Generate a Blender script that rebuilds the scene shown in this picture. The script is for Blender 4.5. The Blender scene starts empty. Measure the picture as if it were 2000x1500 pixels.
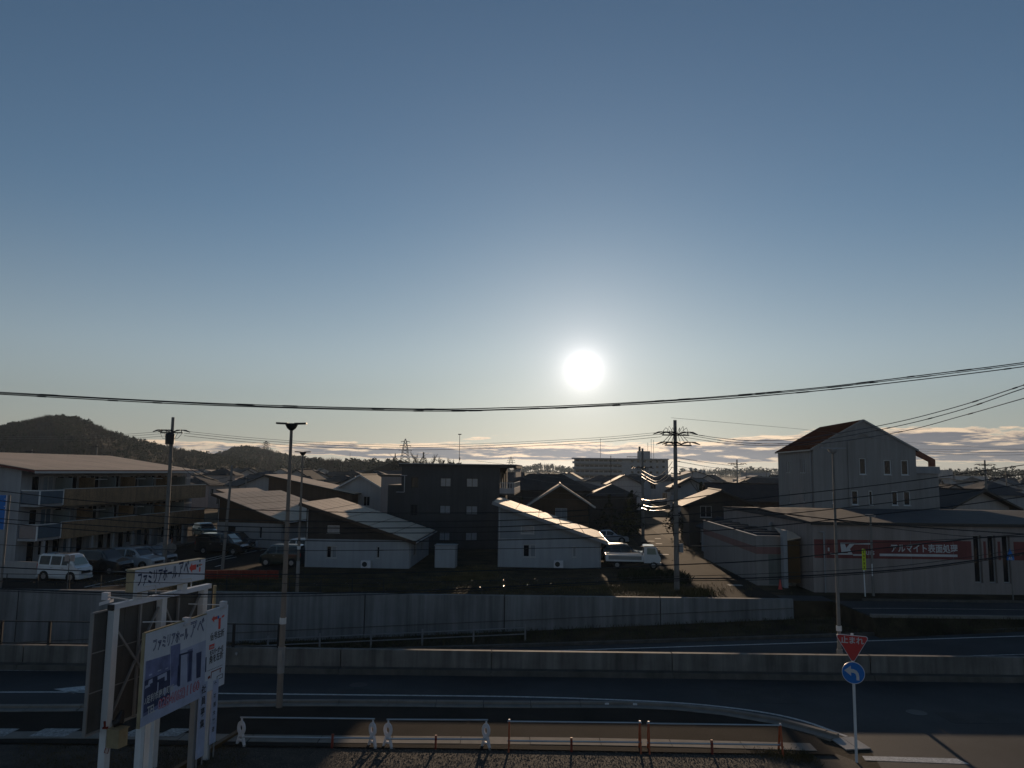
import bpy, bmesh, math, random
from mathutils import Vector, Matrix, Quaternion
R = math.radians
scene = bpy.context.scene
COL = scene.collection

# ------------------------------------------------------------------ camera
CAM_H, FPX = 8.0, 1500.0            # camera height in metres, focal length in pixels of the 2000 px wide photograph
PITCH, ROLL = R(6.39), R(0.72)
cam_d = bpy.data.cameras.new('camera'); cam = bpy.data.objects.new('camera', cam_d); COL.objects.link(cam)
CM = Matrix.Rotation(R(90) + PITCH, 3, 'X') @ Matrix.Rotation(ROLL, 3, 'Z')
cam.matrix_world = Matrix.Translation((0, 0, CAM_H)) @ CM.to_4x4()
cam_d.sensor_width = 36.0; cam_d.lens = FPX / 2000 * 36.0
cam_d.clip_start = 0.1; cam_d.clip_end = 12000
scene.camera = cam

def ray(px, py): return CM @ Vector(((px - 1000) / FPX, (750 - py) / FPX, -1.0))
def at(px, py, z=0.0):
    """ground (or height z) point seen at that place of the photograph"""
    d = ray(px, py); t = (z - CAM_H) / d.z
    return Vector((d.x * t, d.y * t, z))
def atY(px, py, Y):
    d = ray(px, py); t = Y / d.y
    return Vector((d.x * t, Y, CAM_H + d.z * t))

# ------------------------------------------------------------------ sky and sun
SUN = ray(1140, 722).normalized()
SUN_EL = math.asin(SUN.z); SUN_AZ = math.atan2(SUN.x, SUN.y)
SKY_STRENGTH, SUN_STRENGTH = 0.072, 4.0
world = bpy.data.worlds.new('World'); scene.world = world; world.use_nodes = True
def make_sky():
    nt = world.node_tree; nt.nodes.clear()
    N = lambda t: nt.nodes.new(t)
    L = nt.links.new
    def inp(sock, val):
        if hasattr(val, 'node') or isinstance(val, bpy.types.NodeSocket): L(val, sock)
        else: sock.default_value = val
    def math_(op, a, b=0.0, c=0.0, clamp=False):
        n = N('ShaderNodeMath'); n.operation = op; n.use_clamp = clamp
        inp(n.inputs[0], a); inp(n.inputs[1], b); inp(n.inputs[2], c); return n.outputs[0]
    def mixc(f, a, b, mode='MIX'):
        n = N('ShaderNodeMix'); n.data_type = 'RGBA'; n.blend_type = mode; n.clamp_factor = True
        inp(n.inputs[0], f); inp(n.inputs[6], a); inp(n.inputs[7], b); return n.outputs[2]
    def smooth(x, a, b, lo=0.0, hi=1.0):
        n = N('ShaderNodeMapRange'); n.interpolation_type = 'SMOOTHSTEP'
        inp(n.inputs[0], x); n.inputs[1].default_value = a; n.inputs[2].default_value = b
        n.inputs[3].default_value = lo; n.inputs[4].default_value = hi; return n.outputs[0]
    sky = N('ShaderNodeTexSky'); sky.sky_type = 'NISHITA'; sky.sun_disc = False
    sky.sun_elevation = SUN_EL; sky.sun_rotation = SUN_AZ
    sky.altitude = 0; sky.air_density = 1.0; sky.dust_density = 0.12; sky.ozone_density = 3.0
    tc = N('ShaderNodeTexCoord'); sep = N('ShaderNodeSeparateXYZ'); L(tc.outputs['Generated'], sep.inputs[0])
    dx, dy, dz = sep.outputs
    # aureole and blinding disc of the low sun
    dot = N('ShaderNodeVectorMath'); dot.operation = 'DOT_PRODUCT'
    L(tc.outputs['Generated'], dot.inputs[0]); dot.inputs[1].default_value = SUN
    ang = math_('ARCCOSINE', math_('MINIMUM', dot.outputs['Value'], 0.999999))
    halo1 = math_('MULTIPLY', math_('POWER', 2.71828, math_('DIVIDE', ang, -0.0125)), AUR1)
    halo2 = math_('MULTIPLY', math_('POWER', 2.71828, math_('DIVIDE', ang, -0.055)), AUR2)
    halo3 = math_('MULTIPLY', math_('POWER', 2.71828, math_('DIVIDE', ang, -0.20)), AUR3)
    col = mixc(1.0, sky.outputs[0], (SKY_TINT[0], SKY_TINT[1], SKY_TINT[2], 1), 'MULTIPLY')
    # even out the strong horizon glow a little (clear dry winter air)
    def add_halo(c, h, rgb):
        s = N('ShaderNodeVectorMath'); s.operation = 'SCALE'; s.inputs[0].default_value = rgb; L(h, s.inputs['Scale'])
        return mixc(1.0, c, s.outputs[0], 'ADD')
    dim = N('ShaderNodeVectorMath'); dim.operation = 'SCALE'; L(col, dim.inputs[0]); L(smooth(math_('ABSOLUTE', dz), 0.0, 0.16, 0.62, 1.0), dim.inputs['Scale']); col = dim.outputs[0]
    hs = N('ShaderNodeHueSaturation'); L(col, hs.inputs['Color'])
    L(smooth(math_('ABSOLUTE', dz), 0.0, 0.34, 0.45, 0.94), hs.inputs['Saturation']); col = hs.outputs[0]
    # thin winter haze: the sky pales towards the horizon
    col = add_halo(col, math_('POWER', 2.71828, math_('DIVIDE', math_('ABSOLUTE', dz), -0.20)), VEIL)
    # low bank of cloud along the horizon
    azi = math_('ARCTAN2', dx, dy)
    def noise(cx, cz, sc, det, rough, off):
        cmb = N('ShaderNodeCombineXYZ'); L(math_('MULTIPLY', azi, cx), cmb.inputs[0]); L(math_('MULTIPLY', dz, cz), cmb.inputs[1])
        cmb.inputs[2].default_value = off
        n = N('ShaderNodeTexNoise'); n.inputs['Scale'].default_value = sc; n.inputs['Detail'].default_value = det
        n.inputs['Roughness'].default_value = rough; L(cmb.outputs[0], n.inputs['Vector']); return n.outputs[0]
    wide = noise(2.6, 20.0, 1.0, 3.0, 0.5, 7.7)
    top = math_('ADD', math_('ADD', 0.036, math_('MULTIPLY', smooth(azi, 0.12, 0.48), 0.020)), math_('MULTIPLY', math_('SUBTRACT', wide, 0.5), 0.022))
    def density(lift):
        e = math_('ADD', dz, lift); cmb = N('ShaderNodeCombineXYZ'); L(math_('MULTIPLY', azi, 13.0), cmb.inputs[0]); L(math_('MULTIPLY', e, 105.0), cmb.inputs[1]); cmb.inputs[2].default_value = 4.1
        n = N('ShaderNodeTexNoise'); n.inputs['Scale'].default_value = 1.0; n.inputs['Detail'].default_value = 9.0; n.inputs['Roughness'].default_value = 0.58; n.inputs['Distortion'].default_value = 0.25; L(cmb.outputs[0], n.inputs['Vector'])
        v = math_('DIVIDE', math_('SUBTRACT', e, 0.012), math_('SUBTRACT', top, 0.012))
        prof = math_('MULTIPLY', smooth(v, -0.1, 0.25), smooth(v, 0.55, 1.15, 1.0, 0.0))
        return math_('ADD', math_('MULTIPLY', n.outputs[0], 1.15), math_('MULTIPLY', prof, 0.46))
    d0 = density(0.0); d1 = density(0.0035)
    gate = math_('SUBTRACT', d0, smooth(azi, -0.62, -0.05, 0.16, 0.0))
    vv = math_('DIVIDE', math_('SUBTRACT', dz, 0.012), math_('SUBTRACT', top, 0.012))
    mask = math_('MULTIPLY', smooth(gate, 0.74, 0.84), math_('MULTIPLY', smooth(vv, 1.35, 1.1, 0.0, 1.0), smooth(vv, -0.3, 0.1)))
    lit = smooth(math_('SUBTRACT', d0, d1), 0.03, 0.20)
    thin = smooth(gate, 0.78, 0.92, 1.0, 0.0)
    bright = math_('MAXIMUM', lit, thin)
    near_sun = math_('POWER', 2.71828, math_('DIVIDE', ang, -0.35))
    rim = N('ShaderNodeVectorMath'); rim.operation = 'SCALE'; rim.inputs[0].default_value = CLOUD_RIM
    L(math_('ADD', 0.62, math_('MULTIPLY', near_sun, 0.75)), rim.inputs['Scale'])
    body = N('ShaderNodeVectorMath'); body.operation = 'SCALE'; body.inputs[0].default_value = CLOUD_BODY
    L(math_('ADD', 0.80, math_('MULTIPLY', near_sun, 0.8)), body.inputs['Scale'])
    ccol = mixc(bright, body.outputs[0], rim.outputs[0])
    col = mixc(math_('MULTIPLY', mask, 0.95), col, ccol)
    col = add_halo(col, halo3, (1.0, 0.93, 0.84))
    col = add_halo(col, halo2, (1.0, 0.85, 0.85))
    col = add_halo(col, halo1, (1.0, 0.93, 0.90))
    bg = N('ShaderNodeBackground'); L(col, bg.inputs[0]); bg.inputs[1].default_value = SKY_STRENGTH
    out = N('ShaderNodeOutputWorld'); L(bg.outputs[0], out.inputs[0])
HAZE = 0.00008
AUR1, AUR2, AUR3 = 30.0, 4.2, 1.0
VEIL = (1.44, 1.20, 1.17)
SKY_TINT = (0.88, 1.0, 1.02)
CLOUD_RIM, CLOUD_BODY = (14.0, 10.6, 7.4), (2.0, 2.05, 2.4)
make_sky()
sun_d = bpy.data.lights.new('sun', 'SUN'); sun_d.energy = SUN_STRENGTH; sun_d.angle = R(0.53); sun_d.color = (1.0, 0.74, 0.50)
sun_o = bpy.data.objects.new('sun', sun_d); COL.objects.link(sun_o)
sun_o.location = (20, 200, 40); sun_o.rotation_euler = SUN.to_track_quat('Z', 'Y').to_euler()
vs = scene.view_settings
scene.display_settings.display_device = 'sRGB'
vs.view_transform = 'Standard'; vs.look = 'None'; vs.gamma = 1.0; vs.exposure = 0.0
try: vs.use_curve_mapping = False
except Exception: pass
scene.render.engine = 'CYCLES'
cy = scene.cycles
cy.max_bounces = 6; cy.diffuse_bounces = 3; cy.glossy_bounces = 3; cy.transmission_bounces = 4; cy.volume_bounces = 0
cy.use_denoising = True
cy.sample_clamp_indirect = 6.0

# ------------------------------------------------------------------ materials
def mat(name, col, rough=0.8, var=0.18, scale=1.5, bump=0.0, bscale=30.0, spec=0.35, metal=0.0, streak=0.0, col2=None, fine=0.0, fscale=60.0, coat=0.0, local=False):
    """principled surface whose colour wanders with two sizes of noise (dirt, wear) and, with streak, rain marks down the wall"""
    m = bpy.data.materials.new(name); m.use_nodes = True
    nt = m.node_tree; b = nt.nodes['Principled BSDF']; N = nt.nodes.new; L = nt.links.new
    b.inputs['Roughness'].default_value = rough; b.inputs['Metallic'].default_value = metal
    b.inputs['Specular IOR Level'].default_value = spec
    if coat: b.inputs['Coat Weight'].default_value = coat; b.inputs['Coat Roughness'].default_value = 0.06
    c = (col[0], col[1], col[2], 1)
    if var <= 0 and not streak and not fine:
        b.inputs['Base Color'].default_value = c; return m
    if local:
        tc = N('ShaderNodeTexCoord'); vec = tc.outputs['Object']
    else:
        g = N('ShaderNodeNewGeometry'); vec = g.outputs['Position']
    def noise(sc, det, v=None):
        n = N('ShaderNodeTexNoise'); n.inputs['Scale'].default_value = sc; n.inputs['Detail'].default_value = det
        n.inputs['Roughness'].default_value = 0.6; L(v if v else vec, n.inputs['Vector']); return n.outputs[0]
    def ramp(f, lo, hi):
        r = N('ShaderNodeMapRange'); r.inputs[1].default_value = 0.3; r.inputs[2].default_value = 0.7
        r.inputs[3].default_value = lo; r.inputs[4].default_value = hi; L(f, r.inputs[0]); return r.outputs[0]
    def mul(a, k):
        n = N('ShaderNodeMix'); n.data_type = 'RGBA'; n.blend_type = 'MULTIPLY'; n.inputs[0].default_value = 1
        if hasattr(a, 'links'): L(a, n.inputs[6])
        else: n.inputs[6].default_value = a
        cb = N('ShaderNodeCombineColor'); [L(k, cb.inputs[i]) for i in range(3)]; L(cb.outputs[0], n.inputs[7]); return n.outputs[2]
    out = c
    if col2:
        n = N('ShaderNodeMix'); n.data_type = 'RGBA'; L(ramp(noise(scale * 0.6, 3), 0, 1), n.inputs[0]); n.inputs[0].default_value = 0
        n.clamp_factor = True
        n.inputs[6].default_value = c; n.inputs[7].default_value = (col2[0], col2[1], col2[2], 1); out = n.outputs[2]
    if var > 0: out = mul(out, ramp(noise(scale, 6), 1 - var, 1 + var))
    if fine > 0: out = mul(out, ramp(noise(fscale, 2), 1 - fine, 1 + fine))
    if streak > 0:
        mp = N('ShaderNodeMapping'); mp.inputs['Scale'].default_value = (1.7, 1.7, 0.10); L(vec, mp.inputs[0])
        out = mul(out, ramp(noise(1.6, 6, mp.outputs[0]), 1 - streak, 1 + streak * 0.25))
    L(out, b.inputs['Base Color'])
    if bump > 0:
        bn = N('ShaderNodeBump'); bn.inputs['Strength'].default_value = bump; bn.inputs['Distance'].default_value = 0.02
        L(noise(bscale, 4), bn.inputs['Height']); L(bn.outputs[0], b.inputs['Normal'])
    return m

M = {}
def defm(k, *a, **kw): M[k] = mat(k, *a, **kw)
defm('soil', (0.036, 0.028, 0.020), 1.0, 0.35, 0.8, 0.5, 9, col2=(0.075, 0.058, 0.036), spec=0.1)
defm('far_ground', (0.035, 0.032, 0.027), 0.95, 0.3, 0.05, spec=0.05)
defm('asphalt', (0.044, 0.045, 0.047), 0.82, 0.32, 0.28, 0.35, 60, spec=0.25, fine=0.25, fscale=25)
defm('asphalt_patch', (0.058, 0.057, 0.056), 0.9, 0.25, 0.6, 0.3, 60, spec=0.2, fine=0.3, fscale=22)
defm('asphalt_old', (0.038, 0.032, 0.027), 1.0, 0.22, 0.6, 0.2, 50, spec=0.04, fine=0.25, fscale=22)
defm('paint', (0.52, 0.52, 0.50), 0.7, 0.25, 5.0, fine=0.3, fscale=18)
defm('paint_worn', (0.30, 0.30, 0.29), 0.8, 0.4, 4.0, fine=0.45, fscale=14)
defm('kerb_concrete', (0.21, 0.19, 0.165), 0.95, 0.2, 2.0, 0.2, 40, streak=0.0)
defm('wall_concrete', (0.245, 0.243, 0.24), 0.85, 0.2, 0.35, 0.25, 14, streak=0.42, spec=0.25)
defm('parapet_concrete', (0.20, 0.19, 0.175), 0.85, 0.25, 0.9, 0.25, 14, streak=0.55, spec=0.25)
defm('base_concrete', (0.10, 0.093, 0.082), 0.9, 0.25, 0.9, 0.25, 14, streak=0.3)
defm('gravel', (0.10, 0.083, 0.067), 0.55, 0.4, 3.0, 0.0, spec=0.4, fine=0.5, fscale=40)
defm('gravel_bed', (0.056, 0.045, 0.036), 0.95, 0.35, 2.0, 0.5, 35, fine=0.5, fscale=40)
defm('dry_grass', (0.17, 0.125, 0.062), 0.9, 0.4, 0.8, spec=0.1, col2=(0.10, 0.085, 0.04))
defm('weeds', (0.075, 0.07, 0.032), 0.9, 0.4, 0.8, spec=0.1, col2=(0.11, 0.08, 0.04))
defm('turf', (0.055, 0.058, 0.03), 0.95, 0.35, 0.8, 0.6, 12, spec=0.1, col2=(0.09, 0.07, 0.04))
defm('metal_pale', (0.27, 0.265, 0.26), 0.5, 0.12, 2.0, metal=0.2)
defm('steel', (0.42, 0.42, 0.42), 0.32, 0.1, 4.0, metal=0.9)
defm('pole_concrete', (0.22, 0.205, 0.19), 0.8, 0.15, 1.5, 0.15, 30, streak=0.3)
defm('lamp_paint', (0.24, 0.20, 0.17), 0.55, 0.12, 1.0, streak=0.2)
defm('dark_metal', (0.018, 0.018, 0.02), 0.5, 0.2, 3.0)
defm('black_rubber', (0.012, 0.012, 0.013), 0.62, 0.15, 3.0)
defm('cable', (0.010, 0.010, 0.012), 0.33, 0.0, spec=0.6)
defm('cable_grey', (0.05, 0.05, 0.055), 0.28, 0.0, spec=0.7)
defm('white_paint', (0.72, 0.72, 0.72), 0.45, 0.08, 1.5, streak=0.18)
defm('sign_white', (0.68, 0.69, 0.74), 0.4, 0.06, 1.0, streak=0.12)
defm('sign_back', (0.10, 0.10, 0.095), 0.8, 0.2, 1.0, streak=0.25)
defm('navy', (0.03, 0.04, 0.10), 0.5, 0.0)
defm('ink_black', (0.015, 0.015, 0.018), 0.5, 0.0)
defm('sign_red', (0.55, 0.05, 0.045), 0.45, 0.06, 2.0)
defm('sign_red_bright', (0.75, 0.10, 0.08), 0.5, 0.0)
defm('sign_blue', (0.015, 0.16, 0.50), 0.4, 0.06, 2.0)
defm('photo_blue', (0.17, 0.19, 0.33), 0.5, 0.35, 2.5)
defm('photo_dark', (0.045, 0.055, 0.12), 0.5, 0.4, 3.0)
defm('photo_pale', (0.42, 0.45, 0.58), 0.5, 0.15, 2.5)
defm('box_cream', (0.40, 0.33, 0.20), 0.55, 0.2, 3.0, streak=0.35)
defm('orange', (0.36, 0.075, 0.022), 0.5, 0.2, 5.0)
defm('rust_red', (0.20, 0.035, 0.02), 0.7, 0.3, 6.0)
defm('white_plastic', (0.62, 0.60, 0.62), 0.45, 0.1, 6.0)
defm('yellow_sign', (0.62, 0.72, 0.03), 0.5, 0.05, 4.0)
defm('wall_white', (0.40, 0.375, 0.36), 0.8, 0.08, 0.5, 0.1, 20, streak=0.16)
defm('wall_bluewhite', (0.35, 0.365, 0.385), 0.75, 0.07, 0.5, 0.1, 20, streak=0.14)
defm('wall_blue2', (0.25, 0.27, 0.29), 0.75, 0.07, 0.5, 0.1, 20, streak=0.14)
defm('wall_brown', (0.095, 0.060, 0.040), 0.8, 0.2, 0.7, 0.1, 20, streak=0.2)
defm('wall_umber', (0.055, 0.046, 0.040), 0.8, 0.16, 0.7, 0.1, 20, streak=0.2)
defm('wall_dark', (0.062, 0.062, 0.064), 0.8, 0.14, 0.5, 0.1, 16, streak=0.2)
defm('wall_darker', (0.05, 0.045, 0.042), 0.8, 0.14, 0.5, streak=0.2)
defm('tile_brown', (0.27, 0.175, 0.10), 0.75, 0.22, 1.2, 0.3, 22, streak=0.35, fine=0.25, fscale=9)
defm('wall_grey', (0.34, 0.335, 0.34), 0.85, 0.1, 0.4, streak=0.2)
defm('wall_pink', (0.40, 0.33, 0.30), 0.85, 0.08, 0.4, streak=0.18)
defm('wall_cream', (0.30, 0.28, 0.265), 0.85, 0.08, 0.3, 0.15, 25, streak=0.2)
defm('factory_cream', (0.31, 0.265, 0.245), 0.85, 0.08, 0.3, 0.1, 12, streak=0.22)
defm('band_red', (0.20, 0.058, 0.055), 0.75, 0.12, 0.6, streak=0.25)
defm('band_pink', (0.25, 0.135, 0.125), 0.75, 0.12, 0.6, streak=0.25)
defm('letter_white', (0.55, 0.55, 0.55), 0.6, 0.1, 2.0)
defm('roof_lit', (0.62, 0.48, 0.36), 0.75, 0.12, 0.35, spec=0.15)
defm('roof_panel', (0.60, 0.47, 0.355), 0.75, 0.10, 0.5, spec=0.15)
defm('roof_seam', (0.08, 0.07, 0.06), 0.8, 0.1, 1.0)
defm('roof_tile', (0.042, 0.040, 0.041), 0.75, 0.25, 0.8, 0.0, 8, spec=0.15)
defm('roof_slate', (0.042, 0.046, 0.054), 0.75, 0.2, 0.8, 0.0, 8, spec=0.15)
defm('roof_brick', (0.038, 0.018, 0.013), 1.0, 0.2, 0.8, spec=0.0)
defm('fascia_red', (0.14, 0.04, 0.03), 0.6, 0.1, 1.0)
defm('trim_brown', (0.07, 0.045, 0.032), 0.6, 0.1, 1.0)
defm('trim_orange', (0.22, 0.085, 0.05), 0.7, 0.15, 1.0)
defm('frame', (0.45, 0.45, 0.45), 0.45, 0.05, 2.0, metal=0.2)
defm('frame_dark', (0.03, 0.03, 0.03), 0.45, 0.05, 2.0)
defm('glass', (0.014, 0.016, 0.020), 0.07, 0.0, spec=0.4)
defm('glass_curtain', (0.27, 0.29, 0.31), 0.12, 0.12, 3.0, spec=0.8)
defm('glass_blue', (0.10, 0.14, 0.18), 0.10, 0.1, 3.0, spec=0.8)
defm('shutter', (0.20, 0.22, 0.21), 0.6, 0.1, 1.0, streak=0.25)
defm('door_brown', (0.10, 0.055, 0.02), 0.7, 0.15, 1.0, streak=0.2)
defm('leaf_dark', (0.024, 0.030, 0.015), 0.8, 0.4, 0.7, spec=0.15)
defm('leaf_olive', (0.055, 0.052, 0.022), 0.8, 0.4, 0.6, spec=0.15)
defm('wood_far', (0.020, 0.018, 0.013), 0.95, 0.4, 0.05, spec=0.05, col2=(0.045, 0.034, 0.022))
defm('wood_bare', (0.055, 0.044, 0.035), 0.95, 0.3, 0.1, spec=0.05)
defm('bark', (0.05, 0.04, 0.03), 0.9, 0.3, 3.0, 0.4, 20)
defm('tyre', (0.012, 0.012, 0.012), 0.8, 0.0)
defm('rim', (0.30, 0.30, 0.31), 0.35, 0.0, metal=0.7)
defm('car_glass', (0.012, 0.014, 0.016), 0.05, 0.0, spec=0.45)
defm('car_glass_pale', (0.25, 0.30, 0.26), 0.08, 0.0, spec=1.0)
defm('head_lamp', (0.6, 0.6, 0.6), 0.08, 0.0, spec=1.0, metal=0.4)
defm('tail_lamp', (0.35, 0.02, 0.02), 0.15, 0.0, spec=0.9)
defm('plate', (0.6, 0.6, 0.5), 0.5, 0.0)
for k, c in dict(white=(0.66, 0.67, 0.68), black=(0.010, 0.011, 0.012), silver=(0.36, 0.38, 0.40), grey=(0.10, 0.10, 0.105), green=(0.012, 0.03, 0.028), navy=(0.02, 0.05, 0.075), teal=(0.03, 0.09, 0.12)).items():
    M['car_' + k] = mat('car_' + k, c, 0.22, 0.05, 2.0, spec=0.6, coat=0.7, local=True)

# ------------------------------------------------------------------ mesh building
FRAME = {}
class MB:
    def __init__(s): s.v = []; s.f = []; s.m = []
    def add(s, vs, fs, m=0):
        k = len(s.v); s.v += [tuple(v) for v in vs]
        for f in fs: s.f.append(tuple(i + k for i in f)); s.m.append(m)
        return s
    def poly(s, pts, m=0): return s.add(pts, [tuple(range(len(pts)))], m)
    def box(s, x0, x1, y0, y1, z0, z1, m=0):
        return s.add([(x0,y0,z0),(x1,y0,z0),(x1,y1,z0),(x0,y1,z0),(x0,y0,z1),(x1,y0,z1),(x1,y1,z1),(x0,y1,z1)],
                     [(0,3,2,1),(4,5,6,7),(0,1,5,4),(1,2,6,5),(2,3,7,6),(3,0,4,7)], m)
    def obox(s, o, a, b, c, m=0):
        o, a, b, c = Vector(o), Vector(a), Vector(b), Vector(c)
        if a.cross(b).dot(c) < 0: a, b = b, a
        return s.add([o,o+a,o+a+b,o+b,o+c,o+a+c,o+a+b+c,o+b+c],
                     [(0,3,2,1),(4,5,6,7),(0,1,5,4),(1,2,6,5),(2,3,7,6),(3,0,4,7)], m)
    def beam(s, p, q, w, h, m=0, up=(0,0,1)):
        p, q = Vector(p), Vector(q); d = (q - p); up = Vector(up)
        sd = d.cross(up)
        if sd.length < 1e-6: sd = d.cross(Vector((0, 1, 0)))
        sd.normalize(); u = sd.cross(d).normalized()
        return s.obox(p - sd * w / 2 - u * h / 2, d, sd * w, u * h, m)
    def prism(s, pts, vec, m=0):
        pts = [Vector(p) for p in pts]; vec = Vector(vec); n = len(pts)
        nr = Vector((0, 0, 0))
        for i in range(n): nr += pts[i].cross(pts[(i + 1) % n])
        if nr.dot(vec) > 0: pts = pts[::-1]
        vs = pts + [p + vec for p in pts]
        fs = [tuple(range(n)), tuple(range(2 * n - 1, n - 1, -1))] + [(i, i + n, (i + 1) % n + n, (i + 1) % n) for i in range(n)]
        return s.add(vs, fs, m)
    def tube(s, pts, r, n=6, m=0, caps=True):
        pts = [Vector(p) for p in pts]; rs = r if isinstance(r, (list, tuple)) else [r] * len(pts)
        ring = []; prev = None
        for i, p in enumerate(pts):
            d = (pts[min(i + 1, len(pts) - 1)] - pts[max(i - 1, 0)]).normalized()
            if prev is None:
                a = d.cross(Vector((0, 0, 1)))
                if a.length < 1e-3: a = d.cross(Vector((0, 1, 0)))
            else:
                a = prev - d * prev.dot(d)
            a.normalize(); b = d.cross(a); prev = a
            ring.append([p + (a * math.cos(2*math.pi*j/n) + b * math.sin(2*math.pi*j/n)) * rs[i] for j in range(n)])
        vs = [v for g in ring for v in g]; fs = []
        for i in range(len(pts) - 1):
            for j in range(n):
                k = (j + 1) % n; fs.append((i*n+j, i*n+k, (i+1)*n+k, (i+1)*n+j))
        if caps: fs.append(tuple(range(n-1, -1, -1))); fs.append(tuple((len(pts)-1)*n + j for j in range(n)))
        return s.add(vs, fs, m)
    def cyl(s, p, q, r0, r1=None, n=10, m=0): return s.tube([p, q], [r0, r0 if r1 is None else r1], n, m)
    def build(s, name, mats, parent=None, world=False, smooth=False):
        me = bpy.data.meshes.new(name); vs = s.v; loc = Vector((0, 0, 0))
        if parent is None:
            xs, ys, zs = zip(*vs); loc = Vector(((min(xs)+max(xs))/2, (min(ys)+max(ys))/2, min(zs)))
            vs = [(v[0]-loc.x, v[1]-loc.y, v[2]-loc.z) for v in vs]
        elif world:
            l, rz = FRAME[parent.name]; q = Matrix.Rotation(-rz, 3, 'Z'); vs = [q @ (Vector(v) - l) for v in vs]
        me.from_pydata(vs, [], s.f)
        if not isinstance(mats, (list, tuple)): mats = [mats]
        for k in mats: me.materials.append(M[k] if isinstance(k, str) else k)
        if len(mats) > 1: me.polygons.foreach_set('material_index', s.m)
        if smooth: me.polygons.foreach_set('use_smooth', [True] * len(s.f))
        me.update()
        o = bpy.data.objects.new(name, me); COL.objects.link(o)
        if parent is None: o.location = loc; FRAME[o.name] = (loc, 0.0)
        else: o.parent = parent; FRAME[o.name] = FRAME[parent.name]
        return o

def thing(name, label, cat, loc=(0, 0, 0), rz=0.0, group=None):
    o = bpy.data.objects.new(name, None); COL.objects.link(o); o.empty_display_size = 0.2
    o.location = loc; o.rotation_euler = (0, 0, rz); o['label'] = label; o['category'] = cat
    if group: o['group'] = group
    FRAME[o.name] = (Vector(loc), rz)
    return o
def tag(o, label, cat, group=None):
    o['label'] = label; o['category'] = cat
    if group: o['group'] = group
    return o
def kind(o, k): o['kind'] = k; return o
def dup(root, loc, rz, label=None):
    """a copy of a thing with copies of its parts and sub-parts"""
    r = root.copy(); COL.objects.link(r); r.location = loc; r.rotation_euler = (0, 0, rz)
    if label: r['label'] = label
    for ch in list(root.children):
        c = ch.copy(); COL.objects.link(c); c.parent = r
        for g in ch.children:
            d = g.copy(); COL.objects.link(d); d.parent = c
    return r

def text_mesh(body, size, name, m, parent, origin, ux, uz, align='LEFT', thick=0.0, world=True, squash=1.0, bold=0.0, width=None):
    """flat lettering: origin, reading direction ux and up direction uz are in the parent's frame (or world)"""
    cu = bpy.data.curves.new(name, 'FONT'); cu.body = body; cu.size = size; cu.align_x = align; cu.offset = bold
    cu.resolution_u = 2
    tmp = bpy.data.objects.new(name, cu); COL.objects.link(tmp)
    dg = bpy.context.evaluated_depsgraph_get(); dg.update()
    me = tmp.evaluated_get(dg).to_mesh()
    ux, uz, o = Vector(ux).normalized(), Vector(uz).normalized(), Vector(origin)
    if width: xs = [v.co.x for v in me.vertices] or [0, 1]; squash = width / (max(xs) - min(xs)); o = o - ux * min(xs) * squash
    mb = MB(); mb.add([o + ux * v.co.x * squash + uz * v.co.y for v in me.vertices], [tuple(p.vertices) for p in me.polygons])
    tmp.evaluated_get(dg).to_mesh_clear()
    bpy.data.objects.remove(tmp); bpy.data.curves.remove(cu)
    if not mb.v: return None
    return mb.build(name, m, parent, world=world)

# ---- walls with real openings ------------------------------------------------
def facade(mb, o, u, n, W, z0, z1, holes=(), depth=0.12, m=0, mr=None):
    """wall sheet from o along u (width W), facing n, with holes (u0,u1,z0,z1) and reveals going in by depth"""
    o, u, n = Vector(o), Vector(u).normalized(), Vector(n).normalized(); up = Vector((0, 0, 1))
    us = sorted({0.0, W} | {x for h in holes for x in h[:2]}); zs = sorted({z0, z1} | {x for h in holes for x in h[2:4]})
    P = lambda a, z, d=0.0: o + u * a + up * z - n * d
    flip = u.cross(up).dot(n) < 0
    def quad(a, b, c, d, mm):
        mb.add([a, b, c, d] if not flip else [d, c, b, a], [(0, 1, 2, 3)], mm)
    for i in range(len(us) - 1):
        for j in range(len(zs) - 1):
            a, b, c, d = us[i], us[i+1], zs[j], zs[j+1]
            if any(h[0] - 1e-6 <= a and b <= h[1] + 1e-6 and h[2] - 1e-6 <= c and d <= h[3] + 1e-6 for h in holes): continue
            quad(P(a, c), P(b, c), P(b, d), P(a, d), m)
    mr = m if mr is None else mr
    for h in holes:
        a, b, c, d = h[:4]
        quad(P(a, c), P(a, c, depth), P(a, d, depth), P(a, d), mr)
        quad(P(b, c, depth), P(b, c), P(b, d), P(b, d, depth), mr)
        quad(P(a, c, depth), P(a, c), P(b, c), P(b, c, depth), mr) if False else quad(P(a, c), P(b, c), P(b, c, depth), P(a, c, depth), mr)
        quad(P(a, d, depth), P(b, d, depth), P(b, d), P(a, d), mr)
    return mb
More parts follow.
